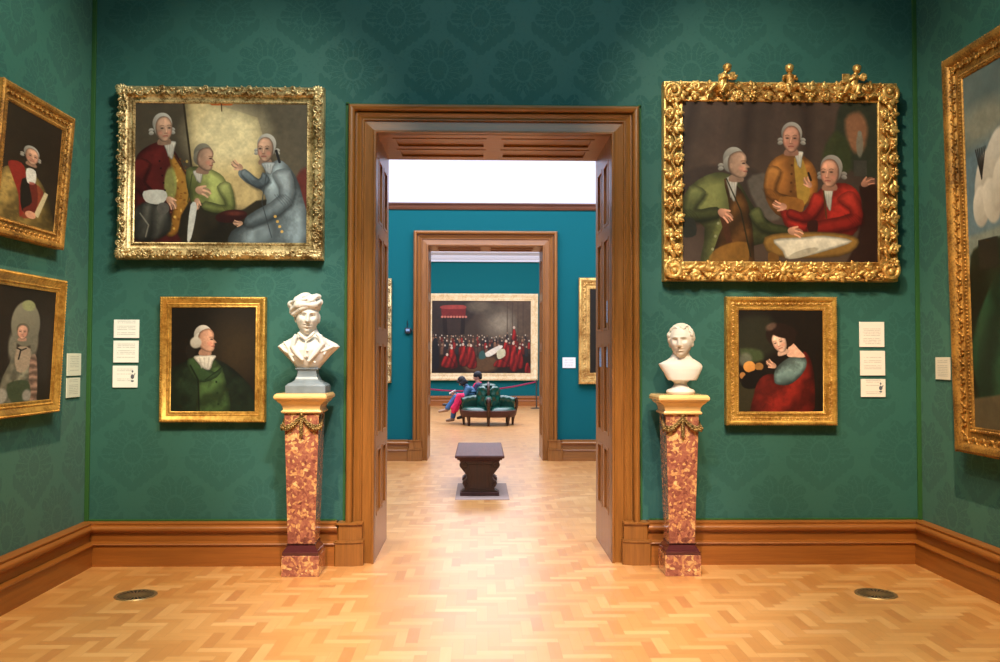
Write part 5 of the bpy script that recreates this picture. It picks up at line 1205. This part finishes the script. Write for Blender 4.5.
def visitor_b():
    J = bodyfig(21.24, dict(hip=(479, 400.5, 0), chest=(478.5, 388.5, 0), neck=(478, 382.5, 0), head=(477.3, 376.8, 0), sh1=(478.5, 386, -.17), sh2=(478, 386, .19), el1=(475, 395.5, -.2), el2=(474, 395.5, .2), ha1=(466, 398.0, -.07), ha2=(466, 398, .1),
        kn1=(465, 400.5, -.09), an1=(463, 416, -.08), to1=(458, 418, -.08), kn2=(463, 399, .10), an2=(449, 404.5, .08), to2=(443.5, 404.8, .1)))
    base = V((J['hip'].x, J['hip'].y, 0)); L = {n: p-base for n, p in J.items()}
    e = thing('person', 'seated person with short black hair in a navy jacket with red collar, behind the reader', 'person', base)
    b = MB(); hd = L['head']
    b.capsule(L['hip'], .13, L['chest'], .13); b.capsule(L['chest'], .07, L['neck'], .055); b.capsule(L['neck'], .055, hd, .05)
    Rh = er(pi/2+.0, 0) @ Matrix.Rotation(-.2, 3, 'X'); add_head(b, hd, Rh, .98, 48, 40)
    for q in '12':
        b.capsule(L['chest'], .10, L['sh'+q], .06); b.capsule(L['sh'+q], .06, L['el'+q], .045); b.capsule(L['el'+q], .042, L['ha'+q], .028); ha = L['ha'+q]
        b.ell(ha+V((-.03, 0, 0)), (.045, .034, .02), 10, 8)
        for f in range(4): b.capsule(ha+V((-.05, (f-1.5)*.017, .004)), .0095, ha+V((-.09, (f-1.5)*.018, -.016)), .008, 6)
        b.capsule(ha+V((-.02, (.034 if q == '1' else -.034), .008)), .010, ha+V((-.06, (.042 if q == '1' else -.042), .014)), .008, 6)
        b.capsule(L['hip']+V((0, .08*(1 if q == '2' else -1), -.02)), .095, L['kn'+q], .068); b.capsule(L['kn'+q], .06, L['an'+q], .042)
    body = b.fused('body', M['skin'], e, .0075, 1, .4)
    c = MB(); c.capsule(L['hip']+V((0,0,.02)), .15, L['chest'], .16)
    for q in '12': c.capsule(L['chest'], .13, L['sh'+q], .09); c.capsule(L['sh'+q], .088, L['el'+q], .068); c.capsule(L['el'+q], .064, L['ha'+q]+V((.03, 0, 0)), .048)
    c.fused('jacket', M['navy'], body, .009, 1, .4)
    c = MB(); nk = L['neck']
    c.tube([nk+V((.075*cos(a), .085*sin(a), -.015-.015*cos(a+pi))) for a in [i*pi/8 for i in range(17)]], .018, 8); c.tube([nk+V((-.075, -.06, -.03)), L['chest']+V((-.14, -.10, .02)), L['hip']+V((-.13, -.10, .1))], .018, 8); c.build('red_collar', M['pink'], body, 60)
    c = MB()
    c.ell(L['hip']+V((.0, 0, -.02)), (.155, .18, .11), 16, 10)
    for q in '12': c.capsule(L['hip']+V((0, .08*(1 if q == '2' else -1), -.02)), .108, L['kn'+q], .08); c.capsule(L['kn'+q], .078, L['an'+q].lerp(L['kn'+q], .1), .062)
    c.fused('trousers', M['navy'], body, .009, 1, .4)
    c = MB(); c.ell(hd + Rh @ V((0, -.018, .04)), Rh @ Matrix.Diagonal((.092, .108, .098)), 20, 14); c.ell(hd + Rh @ V((0, -.07, -.02)), Rh @ Matrix.Diagonal((.078, .045, .06)), 14, 10)
    c.fused('hair', M['hair'], body, .008, 1, .4)
    for q in '12':
        c = MB(); an, to = L['an'+q], L['to'+q]; c.capsule(an+V((.01, 0, -.01)), .048, to, .034); c.capsule(an, .05, an.lerp(L['kn'+q], .1), .048); c.fused('shoe', M['black'], body, .008, 1, .4)
visitor_a(); visitor_b()

# ------------------------------------------------------------------ light
def kelvin(k):
    return {2900:(1,.72,.42), 3200:(1,.78,.52), 3600:(1,.84,.64), 6500:(.93,.96,1), 7500:(.82,.9,1)}[k]
def area(name, loc, size, power, col, target=None, spread=180):
    d = bpy.data.lights.new(name, 'AREA'); d.shape = 'RECTANGLE'; d.size, d.size_y = size; d.energy = power; d.color = col; d.spread = radians(spread)
    o = bpy.data.objects.new(name, d); C.objects.link(o); o.location = loc
    if target: o.rotation_euler = (V(target)-V(loc)).to_track_quat('-Z', 'Y').to_euler()
    return o
def spot(loc, target, power, ang, col, blend=.8, r=.04):
    d = bpy.data.lights.new('spotlight', 'SPOT'); d.energy = power; d.color = col; d.spot_size = radians(ang); d.spot_blend = blend; d.shadow_soft_size = r
    o = bpy.data.objects.new('spotlight', d); C.objects.link(o); o.location = loc; o.rotation_euler = (V(loc)-V(target)).to_track_quat('Z', 'Y').to_euler(); return o
wl = (1, .90, .74); wr = (1, .79, .52); wf = (1, .74, .44)
Yb = YW
spot((-.3, 3.7, 5.2), (-2.05, Yb, 2.9), 430, 46, wl)
spot((.5, 3.7, 5.2), (2.35, Yb, 3.05), 500, 46, (1,.84,.64))
spot((-.9, 3.6, 5.2), (-1.95, Yb, 1.4), 270, 42, wl)
spot((1.1, 3.6, 5.2), (2.4, Yb, 1.4), 260, 42, wr)
spot((-.2, 2.8, 5.2), (-1.35, Yb-.2, 1.75), 430, 20, (1,.95,.86), .6, .03)
spot((-2.6, 2.8, 5.2), (-1.35, Yb-.2, 1.6), 360, 20, (1,.95,.86), .6, .03)
spot((.9, 2.6, 5.2), (1.5, Yb-.2, 1.7), 430, 20, (1,.92,.82), .6, .03)
spot((0, 4.0, 5.2), (XL, 5.1, 3.2), 480, 60, wl)
spot((0.4, 3.4, 5.2), (XR, 5.2, 2.6), 360, 60, wr)
spot((-1.6, 3.2, 5.3), (-2.3, 5.5, 0), 1300, 62, wf)
spot((1.8, 3.2, 5.3), (2.6, 5.5, 0), 1300, 62, wf)
spot((.1, 2.6, 5.3), (.1, 5.9, 0), 1900, 44, (1, .88, .92))  # added unseen spot, strength and tint set to whiten the floor centre
area('laylight', (.2, 3.0, CEIL-.05), (3.4, 5), 150, (.45,.80,1))
area('skylight', (0.2, 10.2, 5.9), (8, 3.4), 900, (.78,.82,1))
area('skylight', (0.2, 21.2, 6.5), (11, 10), 2200, (.80,.83,1))
w = bpy.data.worlds.new('world'); bpy.context.scene.world = w; w.use_nodes = True; w.node_tree.nodes['Background'].inputs[0].default_value = (.6,.7,.8,1); w.node_tree.nodes['Background'].inputs[1].default_value = .15
vs = bpy.context.scene.view_settings; vs.view_transform = 'Standard'; vs.look = 'None'; vs.exposure = 0; vs.gamma = 1; vs.use_curve_mapping = False
